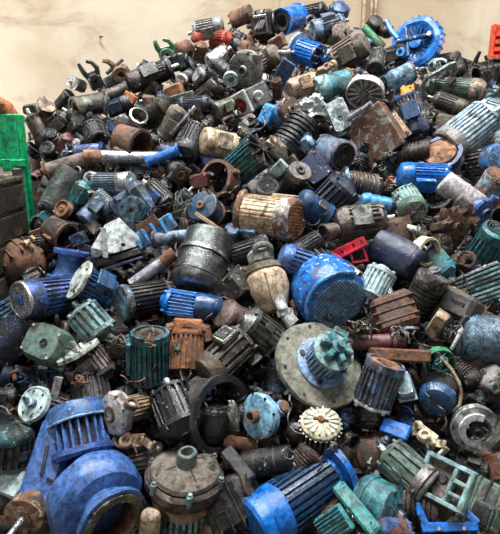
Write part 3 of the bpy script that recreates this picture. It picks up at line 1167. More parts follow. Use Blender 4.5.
# --- vertical pump, bottom
I = Item('vertical_pump', 'pump', 'grey brown vertical pump with a hollow spigot on its round lid, bottom centre-left', 184, 486, 88, 40, 0, .06, 'the grey vertical pump', fin='I')
s = I.px
I.part('lid', MB().lathe([(16 * s, 0), (16 * s, 33 * s), (18 * s, 35 * s), (22 * s, 34 * s), (26 * s, 26 * s), (27 * s, 12 * s), (27 * s, 0)], 40), 'GBR', 'D', wear=.5)
I.part('volute', MB().lathe([(-10 * s, 0), (-10 * s, 26 * s), (-4 * s, 34 * s), (6 * s, 39 * s), (13 * s, 39 * s), (16 * s, 36 * s), (16 * s, 0)], 40), 'GBR', 'I', wear=.4)
I.part('spigot', MB().lathe([(26 * s, 11 * s), (40 * s, 10 * s), (41 * s, 9 * s), (41 * s, 6.5 * s), (30 * s, 6 * s), (30 * s, 0)], 24), 'GGR', 'P', wear=.4)
I.part('spigot_bore', MB().lathe([(40.5 * s, 6.6 * s), (32 * s, 6.3 * s), (32 * s, 0)], 20), 'RUST', 'R')
for a in (25, 120, 215, 300):
    I.part('web', MB().to(RX(a)).hull([(26 * s, -1.2 * s, 12 * s), (26 * s, 1.2 * s, 12 * s), (24 * s, -1.2 * s, 31 * s), (24 * s, 1.2 * s, 31 * s), (28.5 * s, 0, 12 * s), (25 * s, 0, 32 * s)]), 'GBR', 'I')
for k in range(6):
    I.part('bolt', MB().to(RX(60 * k + 10) @ T(14 * s, 0, 37 * s)).lathe([(-6 * s, 0), (-6 * s, 3.4 * s), (5 * s, 3.4 * s), (6 * s, 2.4 * s), (8 * s, 2.4 * s), (8 * s, 0)], 8), 'TGR', 'P')
I.part('collar', MB().lathe([(-20 * s, 29 * s), (-14 * s, 31 * s), (-8 * s, 30 * s), (-8 * s, 20 * s)], 36), 'TAN', 'D')
I.part('motor_housing', MB().finned(-58 * s, -18 * s, 25 * s, 30 * s, 30), 'TGR', 'P', wear=.5)
I.part('outlet', MB().to(RX(75)).tube([(2 * s, 0, 30 * s), (2 * s, 0, 46 * s)], [10 * s, 9 * s], 16), 'GBR', 'I')

# --- bright blue flanged motor, bottom
I = mo('bright blue finned motor with round end cap and wide flange, bottom centre', 300, 496, 104, 56, 212, 22, (26, 54, 88), fin='C', cover='dome', front='flange', box=False, c_cov='BLUE', c_bell='BLUE',
       fins=26, d=.04, short='the bright blue flanged motor', lc=.24, wear=.35, shaft=True)
s = I.px
I.part('cap_face', MB().lathe([(44 * s, 28.5 * s), (54 * s, 28 * s), (57 * s, 25 * s), (58 * s, 14 * s), (58 * s, 0)], 36), 'BLUE', 'C', wear=.35)

# --- flange disc with teal motor
I = Item('flange_motor', 'motor', 'teal motor mounted through a large pale round flange disc, centre of the heap', 321, 363, 42, 54, 0, .13, 'the big pale flange disc', fin='P')
s = I.px
I.part('flange_disc', MB().lathe([(-7 * s, 0), (-7 * s, 46 * s), (-3 * s, 47 * s), (0, 46 * s), (1 * s, 42 * s), (1 * s, 0)], 56), (132, 122, 110), 'D', wear=.1)
I.part('inner_plate', MB().lathe([(0, 27 * s), (3 * s, 27 * s), (4 * s, 25 * s), (4 * s, 0)], 40), 'LBL', 'P', wear=.3)
for k in range(8):
    I.part('bolt', MB().to(RX(45 * k + 15) @ T(1 * s, 0, 41 * s)).lathe([(-.002, 0), (-.002, 1.7 * s), (.004, 1.7 * s), (.004, 0)], 8), 'BLK', 'I')
for k in range(4):
    I.part('plate_bolt', MB().to(RX(90 * k + 30) @ T(4 * s, 0, 22.5 * s)).lathe([(0, 0), (0, 2.8 * s), (2 * s, 2.8 * s), (2 * s, 0)], 8), 'BLK', 'I')
I.part('housing', MB().finned(3 * s, 26 * s, 15.5 * s, 19 * s, 26), 'LBL', 'P', wear=.4)
I.part('end_plate', MB().lathe([(26 * s, 0), (26 * s, 20 * s), (30 * s, 20 * s), (31 * s, 17 * s), (31 * s, 0)], 32), 'TGR', 'P')
for k in range(6):
    I.part('vane', MB().to(RX(60 * k)).box((35 * s, 0, 11 * s), (10 * s, 6 * s, 10 * s), 1.6 * s), 'TEAL', 'P', wear=.3)
I.part('hub', MB().lathe([(30 * s, 8 * s), (40 * s, 7 * s), (41 * s, 4 * s), (46 * s, 3.6 * s), (46 * s, 0)], 18), 'TEAL', 'P')
I.part('terminal_box', MB().to(RX(200)).box((24 * s, 0, 23 * s), (15 * s, 16 * s, 10 * s), 1.5 * s), 'TEAL', 'P')

# --- blue dented mesh fan cover
I = Item('electric_motor', 'motor', 'large motor with a dented bright blue fan cover and dark mesh face', 331, 295, -48, 48, 0, .10, 'the blue mesh-faced motor', fin='C')
s = I.px
I.part('fan_cover', MB().lathe([(-26 * s, 33 * s), (-8 * s, 37 * s), (8 * s, 36 * s), (15 * s, 31 * s), (17 * s, 26 * s), (12 * s, 25 * s), (4 * s, 33 * s), (-26 * s, 30 * s)], 40, True), 'BLUE', 'C', wear=.75)
grille_disc(I, 17 * s, 27 * s, 'mesh', 'LBL', 'W', n=19, bw=.035)
I.part('housing', MB().finned(-60 * s, -22 * s, 27 * s, 32 * s, 28), 'DBL', 'P')
I.part('dent_strap', MB().tube([(14 * s, 33 * s * cos(a), 33 * s * sin(a)) for a in [x * .2 for x in range(2, 15)]], 2.4 * s, 8), 'SKY', 'C')
I.part('dusty_top', MB().lathe([(-27 * s, 33.2 * s), (-8 * s, 37.4 * s), (4 * s, 36.8 * s)], 14, a0=2.6, a1=4.2), 'MID', 'D')

# --- beige motor with rusted mesh cover
I = mo('beige and pale blue motor with a rust-clogged mesh fan cover, upper middle', 268, 217, 66, 43, -8, 34, 'BEI', fin='P', cover='mesh', front='bell', box=False, c_cov='OFF', c_face='COP', f_face='W', f_cov='R',
       fins=30, fdepth=.06, d=.10, short='the rusted mesh-faced motor', lc=.2, wear=.5)
s = I.px
I.part('yoke', MB().tube([(-33 * s + 9 * s * sin(a), 22 * s * cos(a), 22 * s * sin(a)) for a in [x * .3 for x in range(0, 12)]], 3.4 * s, 8), 'TAN', 'R')
I.part('foot', MB().box((6 * s, 22 * s, -10 * s), (34 * s, 5 * s, 10 * s), .004), 'BEI', 'D')
I.part('terminal_box', MB().to(RX(60)).box((-12 * s, 0, 21 * s), (20 * s, 14 * s, 6 * s), .005), 'LBL', 'P')

# --- beige pump hanging nozzle down
I = Item('dusty_pump', 'pump', 'dust-caked beige pump body with a grey nozzle pointing down', 270, 290, -74, 12, 0, .10, 'the dust-caked beige pump', fin='D')
s = I.px
I.part('body', MB().lathe([(-20 * s, 0), (-20 * s, 17 * s), (-14 * s, 20 * s), (0, 20 * s), (16 * s, 14 * s), (22 * s, 9 * s), (22 * s, 0)], 26), 'BEI', 'D', wear=.4)
I.part('web', MB().hull([(-16 * s, -2 * s, 18 * s), (-16 * s, 2 * s, 18 * s), (20 * s, -2 * s, 11 * s), (20 * s, 2 * s, 11 * s), (-12 * s, 0, 23 * s), (14 * s, 0, 18 * s)]), 'BEI', 'D')
I.part('flange', MB().lathe([(-26 * s, 0), (-26 * s, 18 * s), (-20 * s, 19 * s), (-20 * s, 0)], 22), 'GBR', 'D')
I.part('top_casting', MB().box((-34 * s, 0, 0), (18 * s, 26 * s, 22 * s), 5 * s), 'GREY', 'D')
I.part('top_ring', MB().to(T(-38 * s, 4 * s, 9 * s) @ RY(-60)).ring(0, 8 * s, 3 * s, 18, 8), 'GREY', 'D')
I.part('nozzle', MB().tube([(12 * s, 5 * s, 8 * s), (24 * s, 7 * s, 12 * s), (32 * s, 9 * s, 14 * s), (40 * s, 12 * s, 12 * s)], [7 * s, 5.5 * s, 6 * s, 6.5 * s], 14), 'OFF', 'D')
I.part('nozzle_nut', MB().to(T(28 * s, 8 * s, 13 * s)).lathe([(-3 * s, 0), (-3 * s, 8 * s), (3 * s, 8 * s), (3 * s, 0)], 6), 'OFF', 'D')

# --- light blue volute pump
put(pump, 'volute_pump', 'pump', 'light blue round volute pump with rusty inlet and outlet stubs', 260, 416, 34, 46, 190, 48, 'LBL', fin='C', d=.10, c_spig='RUST', f_sp='R', outlet=None, spig=.24, depth=.26,
    c_body='BLK', short='the light blue pump', outl=.55, spl=.4)
I = ITEMS[-1]
s = I.px
ou = I.part('outlet', MB().tube([I.loc(270, 420, -6), I.loc(277, 411, 0), I.loc(283, 406, 8)], [9 * s, 7.5 * s, 7 * s], 16), 'LBL', 'C')
I.part('outlet_mouth', MB().tube([I.loc(283, 406, 7), I.loc(284.5, 404.8, 10)], [5.6 * s, 5.2 * s], 16), 'RUST', 'R', ou)
# --- white alternator
I = Item('alternator', 'alternator', 'white cast alternator with a ribbed fan face, right of the light blue pump', 320, 426, 80, 54, 0, .12, 'the white alternator', fin='D')
s = I.px
I.part('face', MB().lathe([(2 * s, 0), (2 * s, 20 * s), (6 * s, 20 * s), (9 * s, 17 * s), (10 * s, 6 * s), (10 * s, 0)], 34), 'CRM', 'D', wear=.1)
for k in range(16):
    I.part('rib', MB().to(RX(22.5 * k)).box((9.5 * s, 0, 13 * s), (3 * s, 2 * s, 9 * s), .002), 'WHT', 'D', wear=.1)
for sg in (-1, 1):
    I.part('slot', MB().box((10.5 * s, sg * 5.5 * s, 0), (2 * s, 4 * s, 3 * s), .001), 'BLK', 'I')
I.part('hub', MB().lathe([(9 * s, 4 * s), (13 * s, 3.4 * s), (13 * s, 0)], 12), 'COP', 'R')
I.part('body', MB().finned(-22 * s, 3 * s, 16 * s, 22 * s, 26), 'GREY', 'M', wear=.4)
for a in (40, 160, 280):
    I.part('mounting_ear', MB().to(RX(a)).box((-2 * s, 0, 24 * s), (8 * s, 7 * s, 9 * s), 2 * s), 'OFF', 'D')

# --- side channel blower, top right
I = Item('side_channel_blower', 'blower', 'bright blue round side-channel blower with radial ribs on the skyline', 417, 44, 140, 62, 0, .05, 'the blue side-channel blower', fin='C')
s = I.px * .9
I.part('housing', MB().lathe([(-9 * s, 0), (-9 * s, 22 * s), (-7 * s, 27 * s), (0, 29 * s), (6 * s, 27 * s), (8 * s, 22 * s), (5 * s, 17 * s), (3 * s, 9 * s), (5 * s, 7 * s), (5 * s, 0)], 44), 'BLUE', 'C', wear=.3)
for k in range(20):
    I.part('rib', MB().to(RX(18 * k)).box((3 * s, 0, 13 * s), (5 * s, 1.1 * s, 9 * s), .002), 'NAVY', 'P')
for k in range(24):
    I.part('fin', MB().to(RX(15 * k)).box((0, 0, 28 * s), (10 * s, 1.6 * s, 2.2 * s), .002), 'BLUE', 'C')
I.part('hub', MB().lathe([(4 * s, 8 * s), (8 * s, 7 * s), (8 * s, 0)], 20), 'BLUE', 'C')
I.part('pipe_arm', MB().tube([I.loc(387, 21, 8), I.loc(391, 31, 12), I.loc(397, 39, 14)], 2.6 * s, 10), 'BLUE', 'C')
I.part('cross_bar', MB().tube([I.loc(396, 42, 14), I.loc(410, 39, 15), I.loc(430, 34, 13)], 2.4 * s, 10), 'DBL', 'C')
I.part('cross_bar', MB().tube([I.loc(406, 28, 12), I.loc(408, 56, 15)], 2.2 * s, 10), 'DBL', 'C')
I.part('port', MB().to(T(*I.loc(402, 53, 10))).lathe([(-2 * s, 0), (-2 * s, 5 * s), (5 * s, 5 * s), (5 * s, 2.6 * s), (1 * s, 2.4 * s), (1 * s, 0)], 16), 'SKY', 'C')
I.part('cap_bolt', MB().to(T(*I.loc(430, 34, 16))).lathe([(-2 * s, 0), (-2 * s, 2.6 * s), (3.4 * s, 2.6 * s), (3.4 * s, 0)], 10), 'SIL', 'M')

# --- red bracket
I = Item('channel_bracket', 'bracket', 'bright red steel channel bracket with holes and a square loop', 347, 249, 27, 15, 0, .16, 'the red bracket', fin='C')
s = I.px
I.part('channel', MB().box((0, 0, 0), (42 * s, 9 * s, 3 * s), .003), 'RED', 'C', wear=.1)
I.part('side_wall', MB().box((0, -5 * s, 3 * s), (42 * s, 2 * s, 8 * s), .002), 'RED', 'C', wear=.1)
I.part('loop', MB().tube([(2 * s, -3 * s, 2 * s), (16 * s, -6 * s, 3 * s), (14 * s, -18 * s, 3 * s), (0, -15 * s, 3 * s)], 2 * s, 6, True), 'RED', 'C', wear=.1)
I.part('tab', MB().to(T(-18 * s, -4 * s, 0) @ RZ(35)).box((0, 0, 0), (16 * s, 11 * s, 3 * s), .004), 'RED', 'C', wear=.1)
I.part('bolt', MB().to(T(-18 * s, -4 * s, 2 * s) @ RY(-90)).lathe([(0, 2.4 * s), (2 * s, 2.2 * s), (2 * s, 0)], 8), 'OFF', 'M')
for x in (-6, 8, 17):
    I.part('hole', MB().to(T(x * s, 0, 1.5 * s) @ RY(-90)).lathe([(0, 1.8 * s), (.6 * s, 1.6 * s), (0, 0)], 10), 'BLK', 'I')

# --- blue handle bracket, bottom right
I = Item('handle_bracket', 'bracket', 'bright blue steel handle bracket at the bottom right corner', 448, 520, 2, 10, 0, .22, 'the blue handle bracket', fin='C')
s = I.px
I.part('crossbar', MB().box((0, -6 * s, 0), (54 * s, 9 * s, 5 * s), .004), 'BLUE', 'C', wear=.15)
I.part('side_arm', MB().to(T(-24 * s, 2 * s, 0) @ RZ(-72)).box((0, 0, 0), (22 * s, 7 * s, 5 * s), .004), 'BLUE', 'C', wear=.15)
I.part('side_arm', MB().to(T(22 * s, 3 * s, 0) @ RZ(-50)).box((0, 0, 0), (18 * s, 7 * s, 5 * s), .004), 'BLUE', 'C', wear=.15)
I.part('side_arm', MB().box((12 * s, 10 * s, 0), (16 * s, 7 * s, 5 * s), .004), 'BLUE', 'C', wear=.15)
I.part('upright', MB().box((-27 * s, 10 * s, 1 * s), (5 * s, 12 * s, 5 * s), .004), 'BLUE', 'C', wear=.15)
for x in (-10, 14):
    I.part('bolt', MB().to(T(x * s, -7 * s, 2.5 * s) @ RY(-90)).lathe([(0, 2 * s), (1.6 * s, 1.8 * s), (1.6 * s, 0)], 8), 'SIL', 'M')

# --- blue folded plate
I = Item('steel_tab', 'plate', 'small flat bright blue slotted plate, right of the white alternator', 395, 429, -18, 30, -18, .12, 'the small blue plate', fin='C')
s = I.px
I.part('plate', MB().box((0, 0, 0), (31 * s, 14 * s, 4 * s), .003), 'BLUE', 'C', wear=.1)
I.part('folded_edge', MB().box((-14 * s, 0, -5 * s), (3 * s, 14 * s, 10 * s), .003), 'BLUE', 'C', wear=.1)
I.part('slot', MB().box((1 * s, 1 * s, 2 * s), (12 * s, 1.6 * s, .6 * s), .0005), 'NAVY', 'P')

# --- teal terminal frame
I = Item('frame_casting', 'casting', 'pale teal open rectangular frame casting with cross bars at bottom right', 445, 482, -28, 32, 0, .24, 'the teal frame casting', fin='P')
s = I.px
for (x, y, l, w, nm) in ((0, 19, 52, 5, 'long_rail'), (0, -19, 52, 5, 'long_rail'), (8, 0, 4, 34, 'cross_bar'), (-25, 0, 5, 42, 'end_bar'), (25, 0, 5, 42, 'end_bar')):
    I.part(nm, MB().box((x * s, y * s, 0), (l * s, w * s, 9 * s), 1.2 * s), 'TGR', 'P', wear=.35)
for y in (-7, 6):
    I.part('rung', MB().box((17 * s, y * s, 1 * s), (15 * s, 4 * s, 6 * s), 1 * s), 'TGR', 'P', wear=.3)
I.part('floor_plate', MB().box((0, 0, -6 * s), (50 * s, 38 * s, 2 * s), .003), 'GBR', 'I')
I.part('knockout', MB().to(T(-6 * s, 2 * s, -5 * s) @ RY(-90)).lathe([(0, 5 * s), (1.5 * s, 4.4 * s), (1 * s, 0)], 16), 'BLK', 'I')
I.part('lug', MB().box((-28 * s, -22 * s, 0), (8 * s, 8 * s, 8 * s), 2 * s), 'LTG', 'P')

# --- blue flange spool
I = Item('pipe_spool', 'spool', 'smooth royal blue flanged spool piece at the left side', 69, 263, 80, 5, 0, .10, 'the blue flanged spool', fin='C')
s = I.px
I.part('neck', MB().lathe([(-16 * s, 14 * s), (-10 * s, 12 * s), (0, 10.5 * s), (7 * s, 12 * s), (10 * s, 16 * s)], 30), 'ROY', 'C', wear=.1)
I.part('top_flange', MB().lathe([(9 * s, 8 * s), (9 * s, 17 * s), (13 * s, 17.5 * s), (13 * s, 9 * s)], 34, True), 'ROY', 'C', wear=.1)
I.part('bottom_flange', MB().lathe([(-19 * s, 8 * s), (-19 * s, 19 * s), (-15 * s, 19 * s), (-15 * s, 9 * s)], 34, True), 'ROY', 'C', wear=.1)
I.part('bore', MB().lathe([(12 * s, 9 * s), (-18 * s, 9 * s)], 24), 'NAVY', 'P')

# --- white faceted hood
I = Item('sheet_hood', 'hood', 'off-white faceted sheet metal hood with a strap, left of the centre', 112, 239, 18, 12, 0, .13, 'the off-white hood', fin='P')
s = I.px
I.part('hood', MB().hull([(-26 * s, -12 * s, 0), (-20 * s, -2 * s, 8 * s), (0, 16 * s, 6 * s), (14 * s, 18 * s, 2 * s), (25 * s, -2 * s, 4 * s), (26 * s, -14 * s, 0), (0, -14 * s, 9 * s), (-24 * s, -13 * s, -14 * s), (26 * s, -15 * s, -14 * s), (6 * s, 16 * s, -12 * s)]), (228, 228, 224), 'W', wear=.0)
I.part('strap', MB().to(T(-6 * s, -1 * s, 9 * s) @ RZ(75) @ RX(0)).box((0, 0, 0), (30 * s, 5 * s, 1.6 * s), .001), 'OFF', 'W', wear=.1)
I.part('hole', MB().to(T(10 * s, -9 * s, 8 * s) @ RY(-90)).lathe([(0, 2.2 * s), (.8 * s, 2 * s), (0.4 * s, 0)], 10), 'BLK', 'I')
I.part('base_rail', MB().box((0, -19 * s, -4 * s), (48 * s, 7 * s, 14 * s), .006), 'BLK', 'P')
I.part('base_rail', MB().box((2 * s, -26 * s, -2 * s), (44 * s, 3 * s, 14 * s), .004), 'NAVY', 'P')

# --- square white housing with a red hole
I = Item('square_housing', 'housing', 'off-white square motor housing with a round red bore facing front', 248, 101, 205, 42, 0, .10, 'the white square housing', fin='P')
s = I.px
I.part('body', MB().box((-8 * s, 0, 0), (30 * s, 22 * s, 22 * s), 2 * s), 'MID', 'P', wear=.3)
I.part('face_plate', MB().box((9 * s, 0, 0), (4 * s, 23 * s, 23 * s), 1 * s), 'OFF', 'W', wear=.2)
I.part('bore', MB().lathe([(10.5 * s, 7.6 * s), (12 * s, 7.2 * s), (11.4 * s, 5.6 * s), (11 * s, 0)], 20), 'MAR', 'P')
I.part('core', MB().box((12 * s, 0, 0), (1.2 * s, 3 * s, 6 * s), .001), 'RED', 'C')
I.part('lifting_eye', MB().to(T(-2 * s, 0, 15 * s) @ RX(60) @ RZ(50)).ring(0, 4 * s, 1.6 * s, 18, 8), 'WHT', 'P', wear=.05)

# --- diamond flange
I = Item('square_flange_motor', 'motor', 'dark motor with a square pale flange set diamond-wise and rusty bore', 178, 171, -60, 58, 0, .09, 'the diamond flange', fin='I')
s = I.px
I.part('flange', MB().to(RX(28)).box((6 * s, 0, 0), (4 * s, 19 * s, 19 * s), 1.2 * s), 'GREY', 'M', wear=.3)
I.part('ring', MB().to(RX(28)).box((8 * s, 0, 0), (2 * s, 13 * s, 13 * s), 1 * s), 'BLK', 'I')
I.part('bore', MB().lathe([(8.6 * s, 5 * s), (10.5 * s, 4.4 * s), (9 * s, 2.6 * s), (9 * s, 0)], 18), 'ORG', 'R')
I.part('housing', MB().lathe([(-20 * s, 0), (-20 * s, 9 * s), (4 * s, 10 * s), (5 * s, 0)], 22), 'DK', 'I')

# --- rusty plate box
I = Item('rusty_plate_box', 'box', 'rusty brown square steel box with peeling grey paint, upper right', 374, 134, 36, 20, -4, .18, 'the rusty square box', fin='R')
s = I.px
I.part('top_plate', MB().to(RZ(0)).box((0, 0, 0), (44 * s, 48 * s, 3 * s), 1 * s), 'RUST', 'S', wear=.35)
I.part('body', MB().box((0, 0, -9 * s), (41 * s, 44 * s, 16 * s), 2 * s), 'DBR', 'R')
I.part('hinge_rod', MB().to(T(-4 * s, 27 * s, 1 * s)).lathe([(-18 * s, 0), (-18 * s, 2 * s), (-8 * s, 2 * s), (-8 * s, 3 * s), (8 * s, 3 * s), (8 * s, 2 * s), (18 * s, 2 * s), (18 * s, 0)], 14), 'SIL', 'M')

# --- orange rust motor with yoke
I = mo('orange rusted finned motor with a wide cast yoke on top', 187, 350, 40, 36, -92, 8, 'ORG', fin='R', cover='none', front='bell', box=False, fins=22, d=.12, short='the orange rusted motor', shaft=False, c_bell='ORG')
s = I.px
I.part('yoke', MB().tube([(-8 * s, -22 * s, 4 * s), (-20 * s, -19 * s, 4 * s), (-24 * s, 0, 5 * s), (-20 * s, 19 * s, 4 * s), (-8 * s, 22 * s, 4 * s)], [4.5 * s, 5.5 * s, 7 * s, 5.5 * s, 4.5 * s], 10), 'ORG', 'R')
I.part('yoke_plate', MB().box((-22 * s, 0, 8 * s), (16 * s, 30 * s, 5 * s), 2 * s), 'ORG', 'R')
I.part('bottom_loop', MB().tube([(20 * s, 5 * s * cos(a) , 4 * s + 0 * s) if False else (22 * s + 5 * s * sin(a), 5 * s * cos(a), 5 * s) for a in [x * .5 for x in range(13)]], 1.8 * s, 8), 'GREY', 'M')

# --- curved hose, upper right
I = Item('bent_pipe', 'pipe', 'grey steel pipe bent into an S over the motors, below the blue side-channel blower', 438, 84, 0, 0, 0, .20, 'the bent grey pipe', fin='M')
s = I.px
I.part('tube', MB().tube([((u_ - 438) * s, (84 - v_) * s, z_ * s) for u_, v_, z_ in ((450, 78, -6), (453, 70, 0), (451, 65, 3), (446, 67, 4), (436, 73, 4), (427, 79, 4), (424, 86, 3), (427, 94, 2), (434, 101, 0))], 2.6 * s, 10), 'GREY', 'M')
I.part('end_nut', MB().to(T(12 * s, 4 * s, -6 * s) @ RZ(60)).lathe([(-4 * s, 0), (-4 * s, 4 * s), (3 * s, 4 * s), (3 * s, 0)], 6), 'GREY', 'M')


def claw(I, L, D, col='CHAR', fin='I', prongs=2):
    """forked bracket: a block with a bored clamp and curved prongs"""
    r = D / 2
    I.part('block', MB().box((-L * .2, 0, 0), (L * .42, D * .9, D * .6), r * .2), col, fin)
    I.part('clamp', MB().to(T(-L * .12, 0, r * .5) @ RY(-90)).lathe([(-r * .1, r * .3), (-r * .1, r * .75), (r * .5, r * .7), (r * .5, r * .3)], 14, True), col, fin)
    for k in range(prongs):
        y = (k - (prongs - 1) / 2) * D * .55
        I.part('prong', MB().tube([(-L * .05, y, 0), (L * .2, y * 1.5, r * .1), (L * .4, y * 1.3 + r * .2, r * .2), (L * .5, y * .8 + r * .5, r * .1)], [r * .34, r * .3, r * .24, r * .2], 8), col, fin)
    I.part('pin', MB().to(T(L * .12, 0, 0) @ RZ(90)).lathe([(-r, 0), (-r, r * .16), (r, r * .16), (r, 0)], 8), 'GREY', 'M')
    return I

# ================================================================ the rest of the heap, row by row
# --- skyline, left
put(cover, 'motor_cover', 'cover', 'dark grey box cover on the skyline beside the green hopper', 31, 109, 15, 9, 8, 20, 'DK', d=.05, H=.07)
mo('grey brown motor ending in a flat tan disc on the left skyline', 43, 113, 34, 18, 62, 58, 'GBR', fin='I', cover='flat', c_face='TAN', style='smooth', box=False, d=.06, short='the tan disc end')
mo('smooth dark elbowed motor hanging below the tan disc end', 38, 130, 34, 17, -68, 10, 'GBR', fin='I', cover='dome', style='smooth', box=False, d=.03)
mo('dark box-topped motor~', 58, 124, 30, 18, 42, 10, 'DK', fin='I', cover='bell', d=.02)
mo('small black motor on the left skyline~', 64, 101, 22, 13, 48, 25, 'CHAR', fin='I', cover='ring', box=False)
mo('small motor with a white round flange and rusty shaft on the left skyline', 78, 85, 16, 13, -20, -42, 'GBR', cover='bell', front='flange', c_bell='WHT', box=False, c_shaft='ORG', d=.08, short='the white flanged motor')
put(claw, 'forked_bracket', 'bracket', 'black forked bracket sticking up on the left skyline', 93, 76, 30, 17, 112, 10, 'CHAR', fin='I', d=.05)
mo('mossy dark motor with copper winding showing at its open end', 93, 104, 34, 22, 192, 28, 'OLV', fin='I', cover='open', c_face='ORG', box=False, d=.08, style='smooth', short='the open copper winding')
put(claw, 'forked_bracket', 'bracket', 'brown rusted hook-shaped casting on the left skyline', 117, 70, 30, 22, 128, 15, 'RUST', fin='R', d=.05, short='the brown hook casting', prongs=1)
mo('blue grey small motor under the brown hook casting', 114, 82, 22, 14, 25, 10, 'BLG', fin='I', cover='dome', box=False)
mo('brown cylindrical motor at the lower end of the long dark motor', 117, 92, 28, 14, 202, 10, 'DBR', fin='I', cover='flat', style='smooth', box=False, d=.06)
mo('long dark grey flanged motor lying up the left slope', 150, 76, 46, 21, 200, 8, 'DK', fin='I', cover='flat', front='flange', d=.10, short='the long dark motor', boxroll=30)
put(gearbox, 'gearbox', 'gearbox', 'dark ribbed rectangular gearbox at the top end of the long dark motor', 174, 63, 30, 15, 14, 8, 'DGR', fin='I', hubs=False, d=.11, short='the dark ribbed gearbox')
put(claw, 'forked_bracket', 'bracket', 'small green bracket casting standing on the left skyline', 166, 51, 22, 18, 100, 12, 'GRN', fin='P', d=.06, short='the green bracket casting')
mo('round brown motor right of the green bracket casting', 183, 50, 18, 17, -160, 45, 'BRN', fin='R', cover='dome', box=False, style='smooth')
mo('rusty round motor low on the left skyline~', 199, 52, 22, 15, 70, 20, 'BRN', fin='R', cover='bell', box=False)
# --- skyline, middle
mo('purple grey finned motor with a terminal box on the skyline', 208, 29, 32, 20, 12, 8, 'GREY', cover='dome', front='bell', boxroll=20, d=.06, short='the purple grey motor')
mo('red end of a small motor on the skyline~', 198, 38, 12, 11, 175, 40, 'RDO', fin='R', cover='dome', box=False, d=.06)
mo('orange red rusted motor under the purple grey motor', 221, 38, 24, 16, -10, 30, 'RDO', fin='R', cover='bell', box=False, d=.1)
mo('brown rusted round motor on the skyline beside the square-framed gearbox', 241, 17, 24, 17, 22, 25, 'RUST', fin='R', cover='flat', c_face='BRN', style='smooth', box=False, d=.06, short='the brown skyline motor')
I = put(gearbox, 'gearbox', 'gearbox', 'dark gearbox with a pale square window frame and slats on the skyline', 263, 24, 27, 25, 8, 12, 'CHAR', fin='I', hubs=False, ribs=2, d=.1, short='the square-framed gearbox')
s = I.px
fr = I.part('window_frame', MB().box((0, 0, 12 * s), (14 * s, 17 * s, 2 * s), .5 * s), 'GREY', 'M')
I.part('recess', MB().box((0, 0, 12.8 * s), (10.5 * s, 13.5 * s, 1 * s), .2 * s), 'BLK', 'I', fr)
for k in range(4):
    I.part('slat', MB().to(T((-3 + 2 * k) * s, 0, 13.6 * s) @ RZ(-35)).box((0, 0, 0), (1 * s, 9 * s, .8 * s), .0005), 'WHT', 'D', fr)
mo('small dark motor~', 230, 42, 24, 16, -30, 20, 'DK', fin='I', cover='ring', d=.02)
mo('silver motor with a rusty band~', 218, 57, 26, 18, 215, 25, 'SIL', fin='M', cover='dome', style='smooth', box=False, d=.09, c_bell='RUST', short='the silver motor')
mo('dark motor under the silver motor~', 224, 70, 24, 15, -40, 25, 'MID', fin='I', cover='fan', box=False, d=.06)
put(pump, 'volute_pump', 'pump', 'big dust-grey volute pump near the top of the heap', 246, 69, 22, 36, 205, 58, 'GREY', fin='D', d=.14, outlet=60, c_body='GBR', short='the dust-grey volute pump', spig=.25, outl=.3)
put(disc, 'flange_disc', 'flange', 'pale blue grey flange with a black centre hole near the top', 231, 79, 4, 15, -100, 66, 'LTG', fin='P', d=.22, hub=.42, hublen=.1, c_hub='BLK', holes=4, short='the pale flange')
mo('dusty grey motor behind the dust-grey volute pump', 266, 60, 30, 20, 30, 15, 'GBR', fin='D', cover='dome', box=False, d=.04)
mo('dark motor with a bright steel end~', 206, 78, 24, 15, 160, 30, 'DK', fin='I', cover='flat', c_face='SIL', box=False, d=.05)
mo('white-ended small motor~', 186, 77, 16, 12, -150, 45, 'MID', fin='I', cover='flat', c_face='WHT', box=False, style='smooth', d=.06)
mo('dark brown motor~', 207, 94, 30, 19, 40, 12, 'DBR', fin='I', cover='ring', d=.05)
mo('green tan small motor left of the white square housing', 224, 108, 24, 17, 200, 35, 'OLV', fin='P', cover='dome', d=.08, style='smooth')
mo('glossy bright blue motor with an open dark end on the skyline', 292, 19, 30, 26, 196, 54, 'BLUE', fin='C', cover='open', c_face='BLK', style='smooth', box=False, d=.09, short='the open-ended blue motor')
mo('black finned motor behind the open-ended blue motor', 316, 12, 24, 17, 10, 10, 'BLK', fin='I', cover='bell', box=False)
mo('blue motor standing upright on the very top of the heap', 338, 15, 24, 21, 80, 20, 'DBL', fin='P', cover='bell', box=True, boxroll=0, d=.04, short='the topmost blue motor')
mo('grey blue motor with a light blue face near the top', 328, 26, 34, 18, 195, 22, 'BLG', fin='P', cover='flat', c_face='LBL', d=.11, boxroll=70, short='the light blue faced motor')
put(disc, 'gear_ring', 'ring', 'small grey toothed ring left of the light blue faced motor', 311, 21, 3, 12, 150, 50, 'GREY', fin='M', d=.13, ring=True, hub=0, holes=0)
mo('cobalt blue motor with a pale flange rim and long bare shaft', 311, 54, 40, 25, -18, 38, 'BLUE', fin='C', cover='fan', c_face='NAVY', front='flange', c_bell='LBL', box=False, d=.14, short='the cobalt blue motor', wear=.5)
put(rod, 'steel_rod', 'rod', 'long bright steel rod left of the cobalt blue motor', 280, 52, 28, 4, -3, 5, 'WHT', fin='P', d=.16)
put(pump, 'volute_pump', 'pump', 'small dusty grey pump near the top of the heap', 342, 33, 14, 22, 40, 40, 'GBR', fin='D', d=.1, outlet=120, short='the small dusty pump')
mo('big dusty olive grey motor above the blue teal motor', 350, 51, 38, 28, 32, 15, 'GBR', fin='D', cover='dome', d=.1, fins=18, short='the dusty olive motor')
put(casting, 'broken_casting', 'casting', 'dusty tan casting with a ring boss right below the cobalt blue motor', 326, 69, 30, 16, 20, 20, 'TAN', fin='D', seed=11, d=.16)
